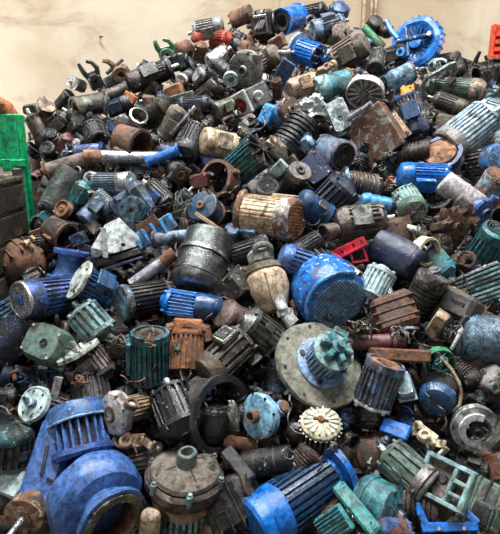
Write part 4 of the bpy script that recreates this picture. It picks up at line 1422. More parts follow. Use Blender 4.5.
mo('tan motor with worn beige paint above the light blue box', 302, 86, 32, 21, 200, 25, 'TAN', fin='P', cover='dome', d=.13, boxroll=10, short='the tan motor', fdepth=.07)
mo('blue teal motor with a pale ring face and a rusty band', 335, 84, 44, 24, 197, 30, 'TEAL', fin='P', cover='ring', c_cov='TGR', c_bell='ORG', d=.14, short='the blue teal motor', style='smooth', box=False)
put(plate, 'steel_plate', 'plate', 'dark blue steel plate leaning left of the tan motor', 282, 76, 32, 15, 62, 15, 'DBL', fin='P', d=.05)
put(crumple, 'plastic_wrap', 'wrap', 'crumpled white plastic wrap below the blue teal motor', 313, 106, 24, 19, 40, 10, 'WHT', fin='D', seed=2, d=.17, short='the white plastic wrap')
put(cover, 'motor_cover', 'cover', 'orange tan cover right of the square-framed gearbox', 277, 43, 17, 12, 30, 20, 'TAN', fin='R', d=.06)
put(pipe, 'green_tube', 'pipe', 'moss green tube on the right of the summit', 373, 38, 28, 9, -42, 10, 'GRN', fin='P', d=.07, short='the moss green tube')
mo('black round motor right of the summit~', 372, 27, 20, 16, 60, 40, 'BLK', fin='I', cover='dome', box=False)
mo('dark brown skyline motor right of the moss green tube', 384, 30, 18, 14, -20, 40, 'DBR', fin='I', cover='dome', box=False)
mo('navy motor above the dark round-faced motor~', 361, 40, 26, 16, -30, 20, 'NAVY', fin='P', cover='ring', box=False)
mo('dark grey motor with its round face to the front below the blue side-channel blower', 377, 61, 26, 18, -100, 55, 'MID', fin='I', cover='ring', box=False, d=.11, short='the dark round-faced motor')
mo('grey motor right of the dark round-faced motor', 394, 55, 26, 18, 20, 10, 'GBR', fin='I', cover='bell', d=.02)
mo('pale blue domed motor with rust on its side below the blue side-channel blower', 402, 76, 28, 21, 205, 30, 'LBL', fin='P', cover='dome', c_bell='RUST', style='smooth', box=False, d=.13, short='the pale blue dome', wear=.6)
I = put(plate, 'yellow_bracket', 'bracket', 'torn yellow sheet bracket on the navy crushed motor', 408, 95, 19, 13, -75, 15, 'YEL', fin='W', d=.28, H=.012, fold=True, holes=1, short='the yellow bracket')
put(fanwheel, 'fan_guard', 'fan', 'pale grey slotted fan dish lying tilted behind the rusty square box', 365, 93, 7, 38, -100, 52, 'OFF', fin='W', d=.13, blades=14, c_hub='GREY', short='the pale fan dish')
mo('crushed navy blue motor behind the rusty square box', 411, 114, 44, 27, -68, 15, 'DBL', fin='P', cover='ring', c_cov='NAVY', d=.1, wear=.95, short='the crushed navy motor')
put(casting, 'broken_casting', 'casting', 'pale teal casting just below the blue side-channel blower', 434, 66, 26, 17, 20, 20, 'LTG', fin='P', seed=15, d=.13, arms=4)
mo('long olive grey motor with ringed fins at the upper right', 462, 89, 44, 21, -4, 15, 'GGR', fin='I', cover='dome', c_cov='TAN', box=False, d=.13, fins=26, short='the olive ringed motor', fdepth=.08)
mo('grey bodied gear motor under the bent grey pipe', 437, 89, 28, 20, 175, 20, 'GGR', fin='I', cover='bell', box=False, d=.09)
put(casting, 'broken_casting', 'casting', 'black broken casting on the right skyline', 468, 72, 28, 12, 20, 30, 'DBR', fin='I', seed=16)
put(casting, 'broken_casting', 'casting', 'dark bent bracket on the right skyline next to the column', 481, 74, 26, 9, 140, 30, 'DK', fin='I', seed=17, d=.02)
mo('dark motor on the right skyline~', 455, 72, 20, 14, 20, 20, 'DBR', fin='I', cover='dome', box=False)
put(casting, 'broken_casting', 'casting', 'pale turquoise casting at the right edge below the column', 489, 96, 26, 15, 70, 25, 'TGR', fin='P', seed=19, d=.14, short='the pale turquoise casting')
mo('dark ribbed motor under the olive ringed motor', 449, 104, 34, 18, -20, 10, 'GBR', fin='I', cover='flat', box=False, d=.11)

# --- second band, left (v 120-200)
mo('maroon small motor left of the slope~', 65, 145, 24, 14, 72, 15, 'MAR', fin='P', cover='bell', box=False, d=.07, short='the maroon motor')
put(crumple, 'white_scrap', 'scrap', 'tiny white crumpled scrap right of the maroon motor', 76, 143, 8, 7, 0, 20, 'WHT', fin='D', seed=4, d=.1)
mo('dusty blue finned motor right of the maroon motor', 86, 151, 26, 14, 2, 10, 'ROY', fin='P', cover='flat', box=False, d=.06, fins=24, short='the dusty blue motor')
mo('dark round motor left of the maroon motor', 50, 152, 18, 15, 120, 50, 'CHAR', fin='I', cover='ring', box=False, d=.03)
mo('black motor with a slotted round fan cover facing front, left slope', 95, 134, 26, 22, -70, 50, 'BLK', fin='I', cover='slot', box=False, d=.05)
mo('grey motor on the left slope~', 80, 120, 28, 18, -35, 15, 'MID', fin='I', cover='ring', d=.03)
put(pipe, 'tapered_pipe', 'pipe', 'grey brown ragged pipe section left of the long silver pipe', 70, 164, 50, 15, 17, 8, 'GBR', fin='D', d=.1, flange=True, c_end='RUST', f_end='R')
put(pipe, 'steel_pipe', 'pipe', 'long silver steel pipe with a rusty left end across the left slope', 127, 157, 84, 12, 178, 3, 'SIL', fin='M', d=.12, end=.22, c_end='COP', f_end='R', short='the long silver pipe')
put(casting, 'broken_casting', 'casting', 'rust brown round casting beside the leg of the green hopper', 37, 176, 24, 15, 20, 20, 'RUST', fin='R', seed=21, d=.05)
put(barrel, 'dark_tank', 'tank', 'large dark green grey smooth tank with oval ports at the left', 60, 193, 50, 29, -118, 12, 'DGR', fin='I', d=.1, dome=.5, short='the dark green tank')
put(cover, 'motor_cover', 'cover', 'small teal blue cover at the lower end of the dark green tank', 47, 213, 18, 9, 45, 10, 'TEAL', fin='C', d=.1)
put(sheave, 'pulley', 'pulley', 'brown rusted pulley disc beside the dark green tank', 64, 209, 6, 18, 150, 42, 'COP', fin='R', d=.16, grooves=1, short='the brown pulley')
mo('light blue finned motor leaning right of the dark green tank', 79, 195, 34, 18, 62, 12, 'TEAL', fin='P', cover='bell', box=True, d=.1, boxroll=30)
mo('grey dark motor with a black band~', 94, 208, 34, 20, 230, 18, 'BLG', fin='I', cover='flat', d=.09, style='smooth')
mo('blue banded small motor left of the grey teal gearbox', 105, 203, 26, 20, -40, 20, 'BLG', fin='P', cover='flat', box=False, d=.08, style='ringed')
put(drum, 'ring_scrap', 'ring', 'small grey ring lug on the left slope~', 78, 174, 8, 13, 150, 45, 'GREY', fin='M', d=.09)
put(disc, 'rusty_ring', 'ring', 'white and rust streaked ring left of the silver-faced motor', 91, 178, 4, 15, 150, 55, 'OFF', fin='R', d=.14, ring=True, hub=.3, hublen=.3, holes=0, c_hub='RUST')
mo('blue grey finned motor with a big silver round face', 112, 184, 46, 24, 2, 36, 'BLG', fin='P', cover='flat', c_face='SIL', f_cov='M', box=False, d=.13, hub=.5, fins=26, short='the silver-faced motor')
put(drum, 'rusty_can', 'drum', 'dark brown rusted open can at the far left', 59, 233, 22, 28, -30, 40, 'DBR', fin='R', d=.08, short='the dark rusted can')
put(casting, 'broken_casting', 'casting', 'yellowish bright casting in the dark corner by the steel bin', 27, 243, 17, 12, 40, 30, 'TAN', fin='W', seed=23, d=.42)
mo('dark motor in the corner by the steel bin~', 38, 245, 34, 22, 10, 15, 'CHAR', fin='I', cover='bell', box=False, d=.02)
I = Item('rusted_rotor', 'rotor', 'big rust brown domed rotor with a grey hub at the left edge', 25, 270, -48, 44, 0, .13, 'the rust brown rotor', fin='R')
s = I.px
I.part('drum', MB().lathe([(-26 * s, 0), (-26 * s, 22 * s), (-16 * s, 25 * s), (-4 * s, 25 * s), (4 * s, 21 * s), (9 * s, 14 * s), (10 * s, 0)], 32), 'RUST', 'R', wear=.3)
for k in range(14):
    I.part('rib', MB().to(RX(360 / 14 * k)).box((-10 * s, 0, 24.5 * s), (24 * s, 1.6 * s, 3 * s), .002), 'BRN', 'R')
I.part('hub', MB().lathe([(9 * s, 10 * s), (13 * s, 10 * s), (14 * s, 8 * s), (14 * s, 5 * s), (10 * s, 4.6 * s), (10 * s, 0)], 22), 'GREY', 'I')
I.part('shaft', MB().lathe([(9 * s, 3 * s), (18 * s, 2.8 * s), (18 * s, 0)], 12), 'RUST', 'R')
put(gearbox, 'gearbox', 'gearbox', 'large grey teal cast gearbox with round cover, left of the centre', 136, 207, 50, 40, 38, 12, 'BLG', fin='I', d=.08, hubs=True, ribs=2, flange=False, shaft=False, short='the grey teal gearbox')
I = put(plate, 'bed_plate', 'plate', 'sky blue ribbed base with a rusty plate below the grey teal gearbox', 153, 233, 52, 18, 32, 22, 'SKY', fin='P', d=.13, ribs=4, H=.05, short='the sky blue ribbed base')
s = I.px
I.part('rusty_plate', MB().to(T(2 * s, 9 * s, 4 * s)).box((0, 0, 0), (22 * s, 12 * s, 2 * s), .002), 'RUST', 'R')
mo('dark motor with a small blue box top~', 159, 197, 36, 24, -45, 20, 'DK', fin='I', cover='bell', c_box='BLUE', d=.12, boxroll=20)
put(pipe, 'flanged_pipe', 'pipe', 'short pipe with a rusty collar and pale blue wrap left of the metallic dome', 172, 237, 38, 12, 5, 12, 'LBL', fin='P', d=.16, flange=True, c_end='RUST', f_end='R', short='the blue wrapped pipe')
put(pipe, 'steel_pipe', 'pipe', 'silver tube with a broken rusty end above the black oval-ended motor', 153, 269, 54, 13, 36, 8, 'SIL', fin='M', d=.14, end=.28, short='the silver tube')
put(cover, 'small_canister', 'canister', 'small orange cap below the long dark motor', 129, 98, 13, 9, -30, 20, 'ORG', fin='P', d=.12)
mo('navy small motor left of the orange cap~', 117, 107, 30, 17, 20, 12, 'NAVY', fin='I', cover='ring', d=.03)
put(drum, 'metal_cup', 'cup', 'bright aluminium cup casting above the rusty drum', 136, 121, 18, 18, 60, 48, 'SIL', fin='M', d=.1, short='the aluminium cup')
put(drum, 'rusty_drum', 'drum', 'rust brown open drum above the long silver pipe', 131, 143, 26, 32, -20, 40, 'BRN', fin='R', d=.12, t=.09, short='the rusty drum')
mo('dark brown ringed motor right of the aluminium cup', 154, 112, 36, 22, 30, 15, 'DBR', fin='I', cover='bell', style='ringed', d=.05, box=False)
put(cover, 'motor_cover', 'cover', 'orange rusty box cover on the slope below the dark ribbed gearbox', 174, 91, 19, 12, 18, 22, 'COP', fin='R', d=.1, short='the orange box cover')
put(plate, 'steel_plate', 'plate', 'grey green plate just under the orange box cover', 183, 100, 26, 13, 12, 30, 'GGR', fin='P', d=.06)
mo('beige dusty motor left of the fan-faced dark motor', 172, 124, 36, 20, 62, 15, 'GBR', fin='D', cover='dome', d=.08, box=True, short='the beige dusty motor')
put(pipe, 'blue_fitting', 'pipe', 'bright blue pipe fitting at the right end of the long silver pipe', 163, 156, 36, 10, 22, 10, 'BLUE', fin='C', d=.17, flange=True, short='the blue pipe fitting')
mo('dark motor with its dusty fan facing front', 191, 142, 44, 26, -118, 48, 'CHAR', fin='I', cover='ring', c_face='MID', box=False, d=.12, short='the fan-faced dark motor')
put(rod, 'steel_rod', 'rod', 'shiny steel rod lying beside the fan-faced dark motor', 183, 121, 38, 4, 46, 5, 'SIL', fin='M', d=.2)
mo('blue black motor below the dark brown motor, left of the green tan motor', 196, 105, 36, 18, 3, 10, 'NAVY', fin='I', cover='bell', d=.1)
mo('peach beige motor with a flat box above the teal finned motor', 219, 144, 38, 28, 168, 22, 'BEI', fin='P', cover='dome', d=.15, boxroll=15, short='the peach motor', style='smooth', wear=.3)
mo('teal black finned motor with an exposed fan and torn cover', 248, 160, 46, 36, 40, 30, 'TEAL', fin='I', cover='fan', c_cov='DK', c_face='DK', d=.16, fins=24, short='the teal finned motor', box=False, feet=True, lc=.14)
put(crumple, 'torn_cover', 'cover', 'torn beige fan cover hanging on the teal finned motor', 277, 149, 18, 26, 45, 40, 'CRM', fin='D', seed=6, d=.15, H=.04)
put(drum, 'rusty_ring', 'ring', 'brown rusted open ring left of the teal finned motor', 221, 180, 18, 36, 160, 50, 'BRN', fin='R', d=.1, inner=False, short='the brown open ring')
put(plate, 'steel_plate', 'plate', 'blue plate left of the brown open ring', 209, 160, 26, 12, -50, 20, 'BLUE', fin='P', d=.06)
put(plate, 'grey_bar', 'bar', 'pale grey green flat bar right of the teal finned motor', 273, 175, 36, 12, 46, 20, 'LTG', fin='P', d=.1, H=.04)
put(cover, 'motor_cover', 'cover', 'maroon cover right of the diamond flange', 199, 181, 20, 13, 10, 20, 'MAR', fin='P', d=.08)
put(cover, 'blue_box', 'box', 'bright light blue box cover left of the brown-ended blue motor', 267, 115, 14, 20, -20, 25, 'SKY', fin='C', d=.15, short='the light blue box')
mo('bright blue motor with a brown disc end', 285, 113, 24, 26, 25, 52, 'SKY', fin='C', cover='flat', c_face='BRN', c_cov='SKY', hub=.4, style='smooth', box=False, d=.17, short='the brown-ended blue motor', c_bell='BRN')
mo('black stator with tan copper rings exposed', 297, 134, 40, 36, -128, 22, 'BLK', fin='I', cover='open', c_face='COP', style='ringed', box=False, d=.12, short='the black stator')
put(fanwheel, 'small_fan', 'fan', 'small dark green fan wheel below the white plastic wrap', 318, 120, 5, 15, -80, 60, 'GGR', fin='P', d=.18, blades=8, c_hub='DGR')
put(cover, 'ribbed_cover', 'cover', 'white ribbed half cover left of the rusty square box', 340, 117, 36, 20, -62, 18, 'LTG', fin='P', d=.17, H=.1, hole=True, short='the white ribbed cover')
put(cover, 'motor_cover', 'cover', 'grey blue small octagonal cover below the black stator', 306, 144, 17, 14, 45, 35, 'LBL', fin='P', d=.17, rnd=.35)
mo('navy motor with a black round fan face below the white ribbed cover', 333, 153, 34, 32, -20, 50, 'BLG', fin='P', cover='ring', c_face='BLK', c_cov='BLG', box=False, style='smooth', d=.15, short='the black fan face', wear=.6)
put(cover, 'terminal_cover', 'cover', 'dark navy rectangular cover below the black stator', 316, 170, 34, 26, -52, 20, 'NAVY', fin='P', d=.14, H=.12, short='the navy cover')
mo('grey black motor with a round fan disc on top above the rusted mesh-faced motor', 294, 180, 32, 23, 58, 44, 'DK', fin='I', cover='flat', c_face='GREY', hub=.4, box=False, d=.15, short='the grey disc-topped motor')
put(cover, 'motor_cover', 'cover', 'pale grey cover behind the grey disc-topped motor', 281, 172, 18, 14, 60, 30, 'LBL', fin='P', d=.1)
mo('dark round motor behind the rusted mesh-faced motor', 268, 196, 26, 24, 90, 40, 'DK', fin='I', cover='ring', box=False, d=.06)
# --- second band, right
put(cover, 'tan_cover', 'cover', 'tan rounded cover along the right side of the rusty square box', 397, 126, 28, 13, -52, 20, 'TAN', fin='P', d=.14, rnd=.4)
put(sheave, 'rimmed_pulley', 'pulley', 'blue rimmed wheel with a rusty brown disc centre at the right', 441, 157, 14, 42, 108, 48, 'DBL', fin='P', d=.08, grooves=1, c_hub='RUST', short='the blue rimmed wheel')
I = ITEMS[-1]
s = I.px
I.part('rusty_disc', MB().lathe([(3 * s, 0), (3 * s, 15.5 * s), (7.6 * s, 15 * s), (8.6 * s, 5 * s), (8.6 * s, 0)], 32), 'COP', 'R')
mo('royal blue finned motor in front of the blue rimmed wheel', 424, 176, 52, 27, 178, 12, 'BLUE', fin='C', cover='dome', d=.16, fins=26, boxroll=-40, short='the royal blue motor', wear=.3)
mo('large pale grey finned motor with a smooth grey front at the right', 469, 132, 56, 42, 222, 26, 'LTG', fin='P', cover='flat', c_face='GREY', c_cov='OFF', d=.15, fins=30, box=False, short='the large pale finned motor', lc=.2, wear=.3)
mo('turquoise motor end at the right edge~', 493, 113, 26, 26, -20, 20, 'TGR', fin='P', cover='dome', box=False, d=.1)
mo('rust and green streaked motor at the right edge~', 494, 141, 26, 24, 10, 25, 'TGR', fin='R', cover='dome', style='smooth', box=False, d=.12)
mo('dark motor with a bright blue splashed face at the right edge', 482, 163, 34, 32, 10, 35, 'DK', fin='I', cover='flat', c_face='SKY', box=False, d=.08, wear=.8, short='the blue splashed motor')
put(barrel, 'painted_cylinder', 'cylinder', 'rust to teal faded cylinder at the right edge', 491, 187, 34, 28, 60, 20, 'TGR', fin='R', d=.14, c_cap='COP')
mo('dark brown barrel motor below the rusty square box~', 411, 153, 38, 21, 12, 10, 'DBR', fin='I', cover='flat', style='ringed', box=False, d=.04)
put(cover, 'motor_cover', 'cover', 'brown green box right of the crushed navy motor', 445, 124, 20, 18, -10, 20, 'OLV', fin='R', d=.07)
put(casting, 'broken_casting', 'casting', 'dark green casting right of the crushed navy motor', 431, 117, 24, 12, 70, 20, 'DGR', fin='I', seed=30, d=.06)
mo('brown ribbed motor with a pale disc flange below the rusty square box', 362, 184, 44, 23, -8, -15, 'GBR', fin='I', cover='bell', front='flange', c_bell='LBL', d=.14, style='ringed', box=False, short='the pale disc flange')
put(casting, 'rusty_lug', 'casting', 'bright orange rusty lug right of the pale disc flange', 389, 182, 13, 9, 70, 20, 'ORG', fin='R', seed=32, d=.17)
mo('black blue motor with deep parallel fins below the navy cover', 335, 197, 46, 38, 45, 8, 'NAVY', fin='I', cover='bell', fins=18, box=False, d=.09, fdepth=.2, short='the deep-finned navy motor')
mo('small sky blue motor with a black end', 378, 203, 36, 17, 172, 12, 'SKY', fin='C', cover='dome', front='bell', c_bell='BLK', box=False, d=.16, style='smooth', short='the small sky blue motor')
mo('grey teal motor with a round ring grille facing front', 409, 203, 36, 28, -62, 56, 'TGR', fin='P', cover='ring', c_face='OFF', c_cov='GGR', d=.17, short='the ring grille motor', box=False)
mo('big grey brown motor with a shiny lid above the red bracket', 361, 223, 50, 38, 188, 8, 'GBR', fin='I', cover='dome', d=.14, boxroll=20, c_box='GREY', short='the grey brown lidded motor')
put(pipe, 'tube_end', 'pipe', 'short silver tube with a dark open end below the red bracket', 352, 270, 22, 9, -38, 35, 'SIL', fin='M', d=.24, short='the silver tube end')
put(cover, 'rust_topped_box', 'box', 'rust topped square box right of the red bracket', 394, 232, 28, 24, 15, 25, 'BRN', fin='R', d=.13, H=.14, short='the rust topped box')
put(rod, 'short_stub', 'stub', 'short off-white round stub on the rust topped box', 413, 229, 14, 7, -10, 15, 'OFF', fin='D', d=.2)
put(barrel, 'dark_casing', 'casing', 'dark navy smooth motor casing below the rust topped box', 398, 254, 50, 36, -28, 18, 'NAVY', fin='P', d=.12, dome=.4, short='the dark navy casing')
put(drum, 'broken_end_ring', 'ring', 'cream broken end ring with copper inside at the right', 425, 251, 14, 28, -20, 45, 'CRM', fin='D', d=.19, inner=False, short='the cream broken ring')
mo('teal motor behind the cream broken ring', 438, 264, 38, 28, -50, 10, 'TEAL', fin='P', cover='bell', box=False, d=.08, style='smooth')
put(crumple, 'crushed_sheet', 'sheet', 'crushed rust brown sheet metal at the right', 451, 226, 44, 32, 40, 20, 'DBR', fin='R', seed=9, amp=.5, d=.1, short='the crushed rusty sheet')
put(sheave, 'black_gear', 'gear', 'black gear ring right of the ring grille motor', 441, 198, 10, 28, 130, 52, 'BLK', fin='I', d=.1, grooves=2, short='the black gear ring')
put(barrel, 'silver_cylinder', 'cylinder', 'smooth silver grey cylinder lying at the right', 460, 194, 44, 25, 145, 5, 'SIL', fin='W', d=.16, dome=.2, bands=1, cap=.2, short='the silver cylinder', wear=.15)
put(pump, 'volute_pump', 'pump', 'purple blue pump collar at the lower end of the silver cylinder', 481, 211, 20, 28, -35, 35, 'ROY', fin='P', d=.17, outlet=-70, spig=.35, short='the purple blue pump')
mo('teal dark finned motor at the right edge above the teal slatted cover', 490, 246, 40, 36, 60, 25, 'TEAL', fin='I', cover='ring', box=False, d=.12, fins=20)
put(casting, 'broken_casting', 'casting', 'brown rusted casting below the crushed rusty sheet', 458, 261, 38, 22, 10, 20, 'BRN', fin='R', seed=35, d=.08, arms=4)
I = put(plate, 'slatted_cover', 'cover', 'teal slatted cover plate with a pale edge bar at the right edge', 484, 287, 56, 32, 22, 22, 'TEAL', fin='P', d=.16, H=.04, holes=0, short='the teal slatted cover')
s = I.px
for k in range(7):
    I.part('slat', MB().box((-2 * s, (-13 + 4.3 * k) * s, 4.5 * s), (50 * s, 2.2 * s, 3.4 * s), .001), 'TGR', 'P')
I.part('edge_bar', MB().box((-4 * s, 17 * s, 4 * s), (56 * s, 3 * s, 5 * s), .003), 'OFF', 'D')

# --- third band (v 190-350), left and middle
mo('dark blue disc-faced motor with a rusty hub left of the rusted mesh-faced motor', 207, 210, 22, 32, 140, 50, (36, 66, 92), fin='P', cover='flat', c_face=(36, 66, 92), hub=.3, c_bell='RUST', box=False, d=.08, style='smooth', short='the dark blue disc')
put(plate, 'tan_strip', 'strip', 'thin tan strip lying across the dark blue disc', 209, 222, 34, 4, -36, 10, 'TAN', fin='D', d=.2, H=.012, holes=0)
put(tangle, 'wire_tangle', 'wires', 'grey wire tangle left of the dark blue disc', 184, 205, 30, 22, 10, 20, 'GGR', fin='P', n=7, seed=3, r=.004, d=.12)
put(barrel, 'metallic_dome', 'tank', 'large dark metallic can with a shiny domed end left of the centre', 202, 262, 62, 51, -108, 26, 'MID', fin='M', d=.13, dome=.45, bands=1, short='the metallic dome', c_cap='GREY', wear=.35)
mo('white streaked black finned motor above the blue slatted motor', 308, 247, 34, 24, 212, 20, 'CHAR', fin='I', cover='slot', c_face='OFF', box=False, d=.11)
put(drum, 'washer_stack', 'rings', 'stack of grey brown rings left of the grey brown lidded motor', 329, 232, 16, 17, 190, 40, 'GBR', fin='I', d=.17, inner=False, ears=0)
mo('dark blue smooth motor right of the rusted mesh-faced motor', 314, 209, 40, 28, 150, 20, 'DBL', fin='P', cover='dome', box=False, d=.12, style='smooth', short='the dark blue smooth motor')
mo('blue finned motor with parallel slots above the blue mesh-faced motor', 300, 263, 44, 30, 160, 10, 'ROY', fin='P', cover='dome', fins=18, box=False, d=.12, fdepth=.18, short='the blue slatted motor')
mo('dark motor in the gap below the rusted mesh-faced motor', 250, 252, 44, 28, 20, 10, 'CHAR', fin='I', cover='ring', d=.03, box=False)
I = mo('purple blue finned motor with a square silver-rimmed mesh face', 49, 296, 60, 39, 190, 33, 'ROY', fin='I', cover='mesh', c_cov='ROY', c_face='SIL', f_face='W', d=.14, fins=26, short='the silver-rimmed mesh motor', box=False, wear=.45)
s = I.px
I.part('badge', MB().box((30.5 * s, 0, 0), (2 * s, 8 * s, 8 * s), .002), 'ROY', 'C', label='blue square centre badge')
I.part('silver_rim', MB().ring(29.5 * s, 17 * s, 1.8 * s, 32, 8), 'SIL', 'M', label='silver rim of the fan cover')
mo('cobalt blue motor with a wide silver flange at the left', 97, 289, 46, 32, -28, -18, 'DBL', fin='C', cover='bell', front='flange', c_bell='OFF', box=True, boxroll=-40, d=.14, short='the silver-flanged blue motor', shaft=False, wear=.45)
mo('black finned motor with a pale oval end plate', 146, 299, 54, 35, 190, 28, 'BLK', fin='I', cover='flat', c_face='LBL', c_cov='BLK', box=False, d=.12, fins=24, short='the black oval-ended motor', lc=.1)
I = mo('bright blue boxy motor with a dark blue tapered end, left of the centre', 192, 305, 62, 28, -8, 10, 'BLUE', fin='C', cover='dome', c_cov='DBL', style='square', box=False, d=.13, lc=.4, short='the boxy blue motor', wear=.3)
put(cover, 'motor_cover', 'cover', 'dark grey cover with bolt lugs below the metallic dome', 228, 291, 42, 26, 40, 25, 'MID', fin='I', d=.08, H=.14, short='the dark lugged cover')
mo('pink brown round cap of a motor beside the dust-caked beige pump', 232, 318, 30, 32, 150, 40, 'PNK', fin='P', cover='dome', style='smooth', box=False, d=.10, short='the pink brown cap')
mo('silver grey ribbed motor below the dust-caked beige pump', 258, 331, 48, 38, 142, 20, 'GREY', fin='M', cover='bell', d=.10, fins=20, box=False, short='the silver ribbed motor', wear=.8)
I = mo('brown grey gear motor with a square open box, left of the big pale flange disc', 226, 356, 62, 38, 222, 18, 'GBR', fin='I', cover='dome', c_cov='BRN', d=.14, fins=14, fdepth=.2, box=False, short='the boxed gear motor')
s = I.px
bx = I.part('terminal_box', MB().to(RX(45)).box((-8 * s, 0, 21 * s), (20 * s, 20 * s, 8 * s), 1.5 * s), 'GREY', 'M')
I.part('box_opening', MB().to(RX(45)).box((-8 * s, 0, 25.2 * s), (13 * s, 13 * s, 1 * s), .4 * s), 'BLK', 'I', bx)
put(barrel, 'dark_tank', 'tank', 'dark blue black smooth tank at the left edge', 12, 340, 66, 46, 42, 10, 'NAVY', fin='I', d=.02, short='the dark left tank')
I = put(plate, 'louvre_panel', 'panel', 'light blue slatted strip at the left edge', 6, 308, 34, 16, 32, 22, 'SKY', fin='P', d=.33, H=.02, holes=0)
s = I.px
for k in range(4):
    I.part('slat', MB().box((0, (-6 + 4 * k) * s, 2 * s), (34 * s, 2 * s, 2.4 * s), .001), 'LBL', 'P')
put(cover, 'square_cover', 'cover', 'grey green square cover with rounded corners at the left', 47, 344, 44, 36, -24, 34, 'GGR', fin='P', d=.13, H=.13, hole=True, rnd=.2, short='the grey green square cover')
mo('pale teal motor with deep slanted fins at the left', 93, 324, 44, 36, -48, 12, 'TGR', fin='P', cover='bell', fins=16, fdepth=.22, box=False, d=.1, short='the slant-finned teal motor')
I = put(disc, 'flanged_shaft', 'flange', 'thin pale disc flange with a short shaft seen edge-on at the left', 78, 352, 4, 44, 122, 9, 'OFF', fin='P', d=.17, hub=.12, hublen=.5, short='the edge-on disc flange')
mo('brown grey finned motor under the edge-on disc flange', 96, 364, 40, 32, -50, 5, 'GBR', fin='I', cover='bell', box=True, d=.10, boxroll=30)
put(gearbox, 'gearbox', 'gearbox', 'black open gearbox with ragged guts, left of the teal open-topped motor', 119, 345, 32, 24, 90, 15, 'BLK', fin='I', d=.1, short='the black open gearbox')
put(tangle, 'wire_tangle', 'wires', 'dark wire tangle on the black open gearbox', 118, 341, 18, 16, 40, 20, 'GBR', fin='D', n=7, seed=9, r=.004, d=.22)
I = mo('teal dark finned motor standing upright with torn wires in its open top', 150, 361, 50, 40, 92, 26, 'TEAL', fin='I', cover='open', c_face='DBR', fins=24, box=False, d=.14, short='the teal open-topped motor', c_bell='TEAL', shaft=False)
s = I.px
I.part('side_box', MB().box((6 * s, 20 * s, 0), (34 * s, 5 * s, 18 * s), 1.2 * s), 'TEAL', 'P')
put(tangle, 'wire_tangle', 'wires', 'copper wires sprouting from the teal open-topped motor', 151, 342, 18, 14, 70, 20, 'COP', fin='D', n=8, seed=12, r=.003, d=.32)
put(tangle, 'wire_tangle', 'wires', 'copper red wire bunch on the black motor at the left', 81, 381, 15, 17, 70, 20, 'COP', fin='D', n=11, seed=14, r=.003, d=.2, short='the copper wire bunch')
mo('black finned motor below the copper wire bunch', 92, 394, 42, 38, -78, 20, 'BLK', fin='I', cover='bell', fins=22, box=False, d=.08)
I = put(disc, 'silver_disc', 'flange', 'bright silver disc flange with a round hub at the lower left', 34, 404, 5, 36, 158, 42, 'LTG', fin='P', d=.16, hub=.3, hublen=.75, short='the silver hub disc')
mo('black motor behind the silver hub disc', 55, 408, 44, 34, -20, 10, 'BLK', fin='I', cover='slot', c_face='GREY', box=False, d=.06)
put(plate, 'angle_bracket', 'bracket', 'grey angled bracket frame right of the silver hub disc', 56, 390, 26, 8, 80, 10, 'GREY', fin='P', d=.15, fold=True, H=.02)
I = put(pump, 'dusty_pump', 'pump', 'white dusty pump casting with a dark hole, right of the big blue blower', 116, 413, 30, 44, 195, 34, 'OFF', fin='D', d=.15, outlet=40, c_body='TAN', inner='RUST', spig=.36, c_spig='BRN', short='the white dusty pump', f_sp='R', spl=.1)
put(casting, 'broken_casting', 'casting', 'beige rusty casting below the white dusty pump', 133, 440, 42, 26, -10, 25, 'TAN', fin='R', seed=41, d=.12)
mo('dark motor below the beige rusty casting~', 140, 462, 50, 34, 10, 10, 'DBR', fin='I', cover='ring', d=.02, box=False)
mo('glossy black finned motor, right of the white dusty pump', 178, 411, 56, 47, -66, 24, 'BLK', fin='C', cover='bell', fins=20, d=.13, box=False, wear=.6, short='the glossy black motor', fdepth=.16)
put(drum, 'black_shroud', 'shroud', 'large black round shroud ring, left of the light blue pump', 212, 412, 30, 72, -15, 46, 'BLK', fin='P', d=.06, inner=False, t=.12, ears=0, short='the black shroud')
put(barrel, 'black_cup', 'cup', 'black smooth cup inside the black shroud', 212, 421, 34, 34, 80, 20, 'BLK', fin='P', d=.06, dome=.25)
put(crumple, 'foil_scrap', 'foil', 'pale shiny foil strip on the rim of the black shroud', 233, 414, 11, 24, 10, 10, 'GREY', fin='M', seed=22, d=.18, H=.03, amp=.2)

# --- third band, right
I = mo('pale blue white finned motor right of the blue mesh-faced motor', 377, 283, 36, 32, 65, -12, 'LTG', fin='W', cover='bell', fins=20, box=False, d=.15, fdepth=.16, short='the pale finned motor', lc=.2)
put(gearbox, 'gearbox', 'gearbox', 'brown and teal streaked square gearbox below the pale finned motor', 396, 313, 46, 40, -72, 15, 'BRN', fin='R', d=.13, hubs=False, c_fl='TGR', short='the brown teal gearbox')
mo('black brown motor with metal bands and chrome fittings at the right', 421, 298, 54, 31, 60, 15, 'DK', fin='I', cover='flat', c_face='GREY', style='ringed', box=False, d=.14, short='the banded black motor')
put(rod, 'chrome_fitting', 'fitting', 'chrome pipe fitting on top of the banded black motor', 434, 276, 18, 9, 95, 20, 'SIL', fin='M', d=.22)
put(sheave, 'yellow_pulley', 'pulley', 'dull yellow wheel behind the dark C-shaped casting', 451, 292, 8, 28, 80, 40, 'OLV', fin='R', d=.08, c_hub='YEL', grooves=1)
I = Item('c_casting', 'casting', 'dark grey C-shaped box casting with a slot at the right', 456, 308, -28, 30, 0, .16, 'the dark C-shaped casting', fin='I')
s = I.px
I.part('body', MB().box((0, 4 * s, 0), (40 * s, 26 * s, 20 * s), 4 * s), 'CHAR', 'P')
I.part('slot', MB().box((2 * s, 6 * s, 10 * s), (20 * s, 5 * s, 1.2 * s), .4 * s), 'BLK', 'I')
I.part('end_arm', MB().box((-15 * s, -12 * s, 2 * s), (10 * s, 24 * s, 16 * s), 3 * s), 'CHAR', 'P')
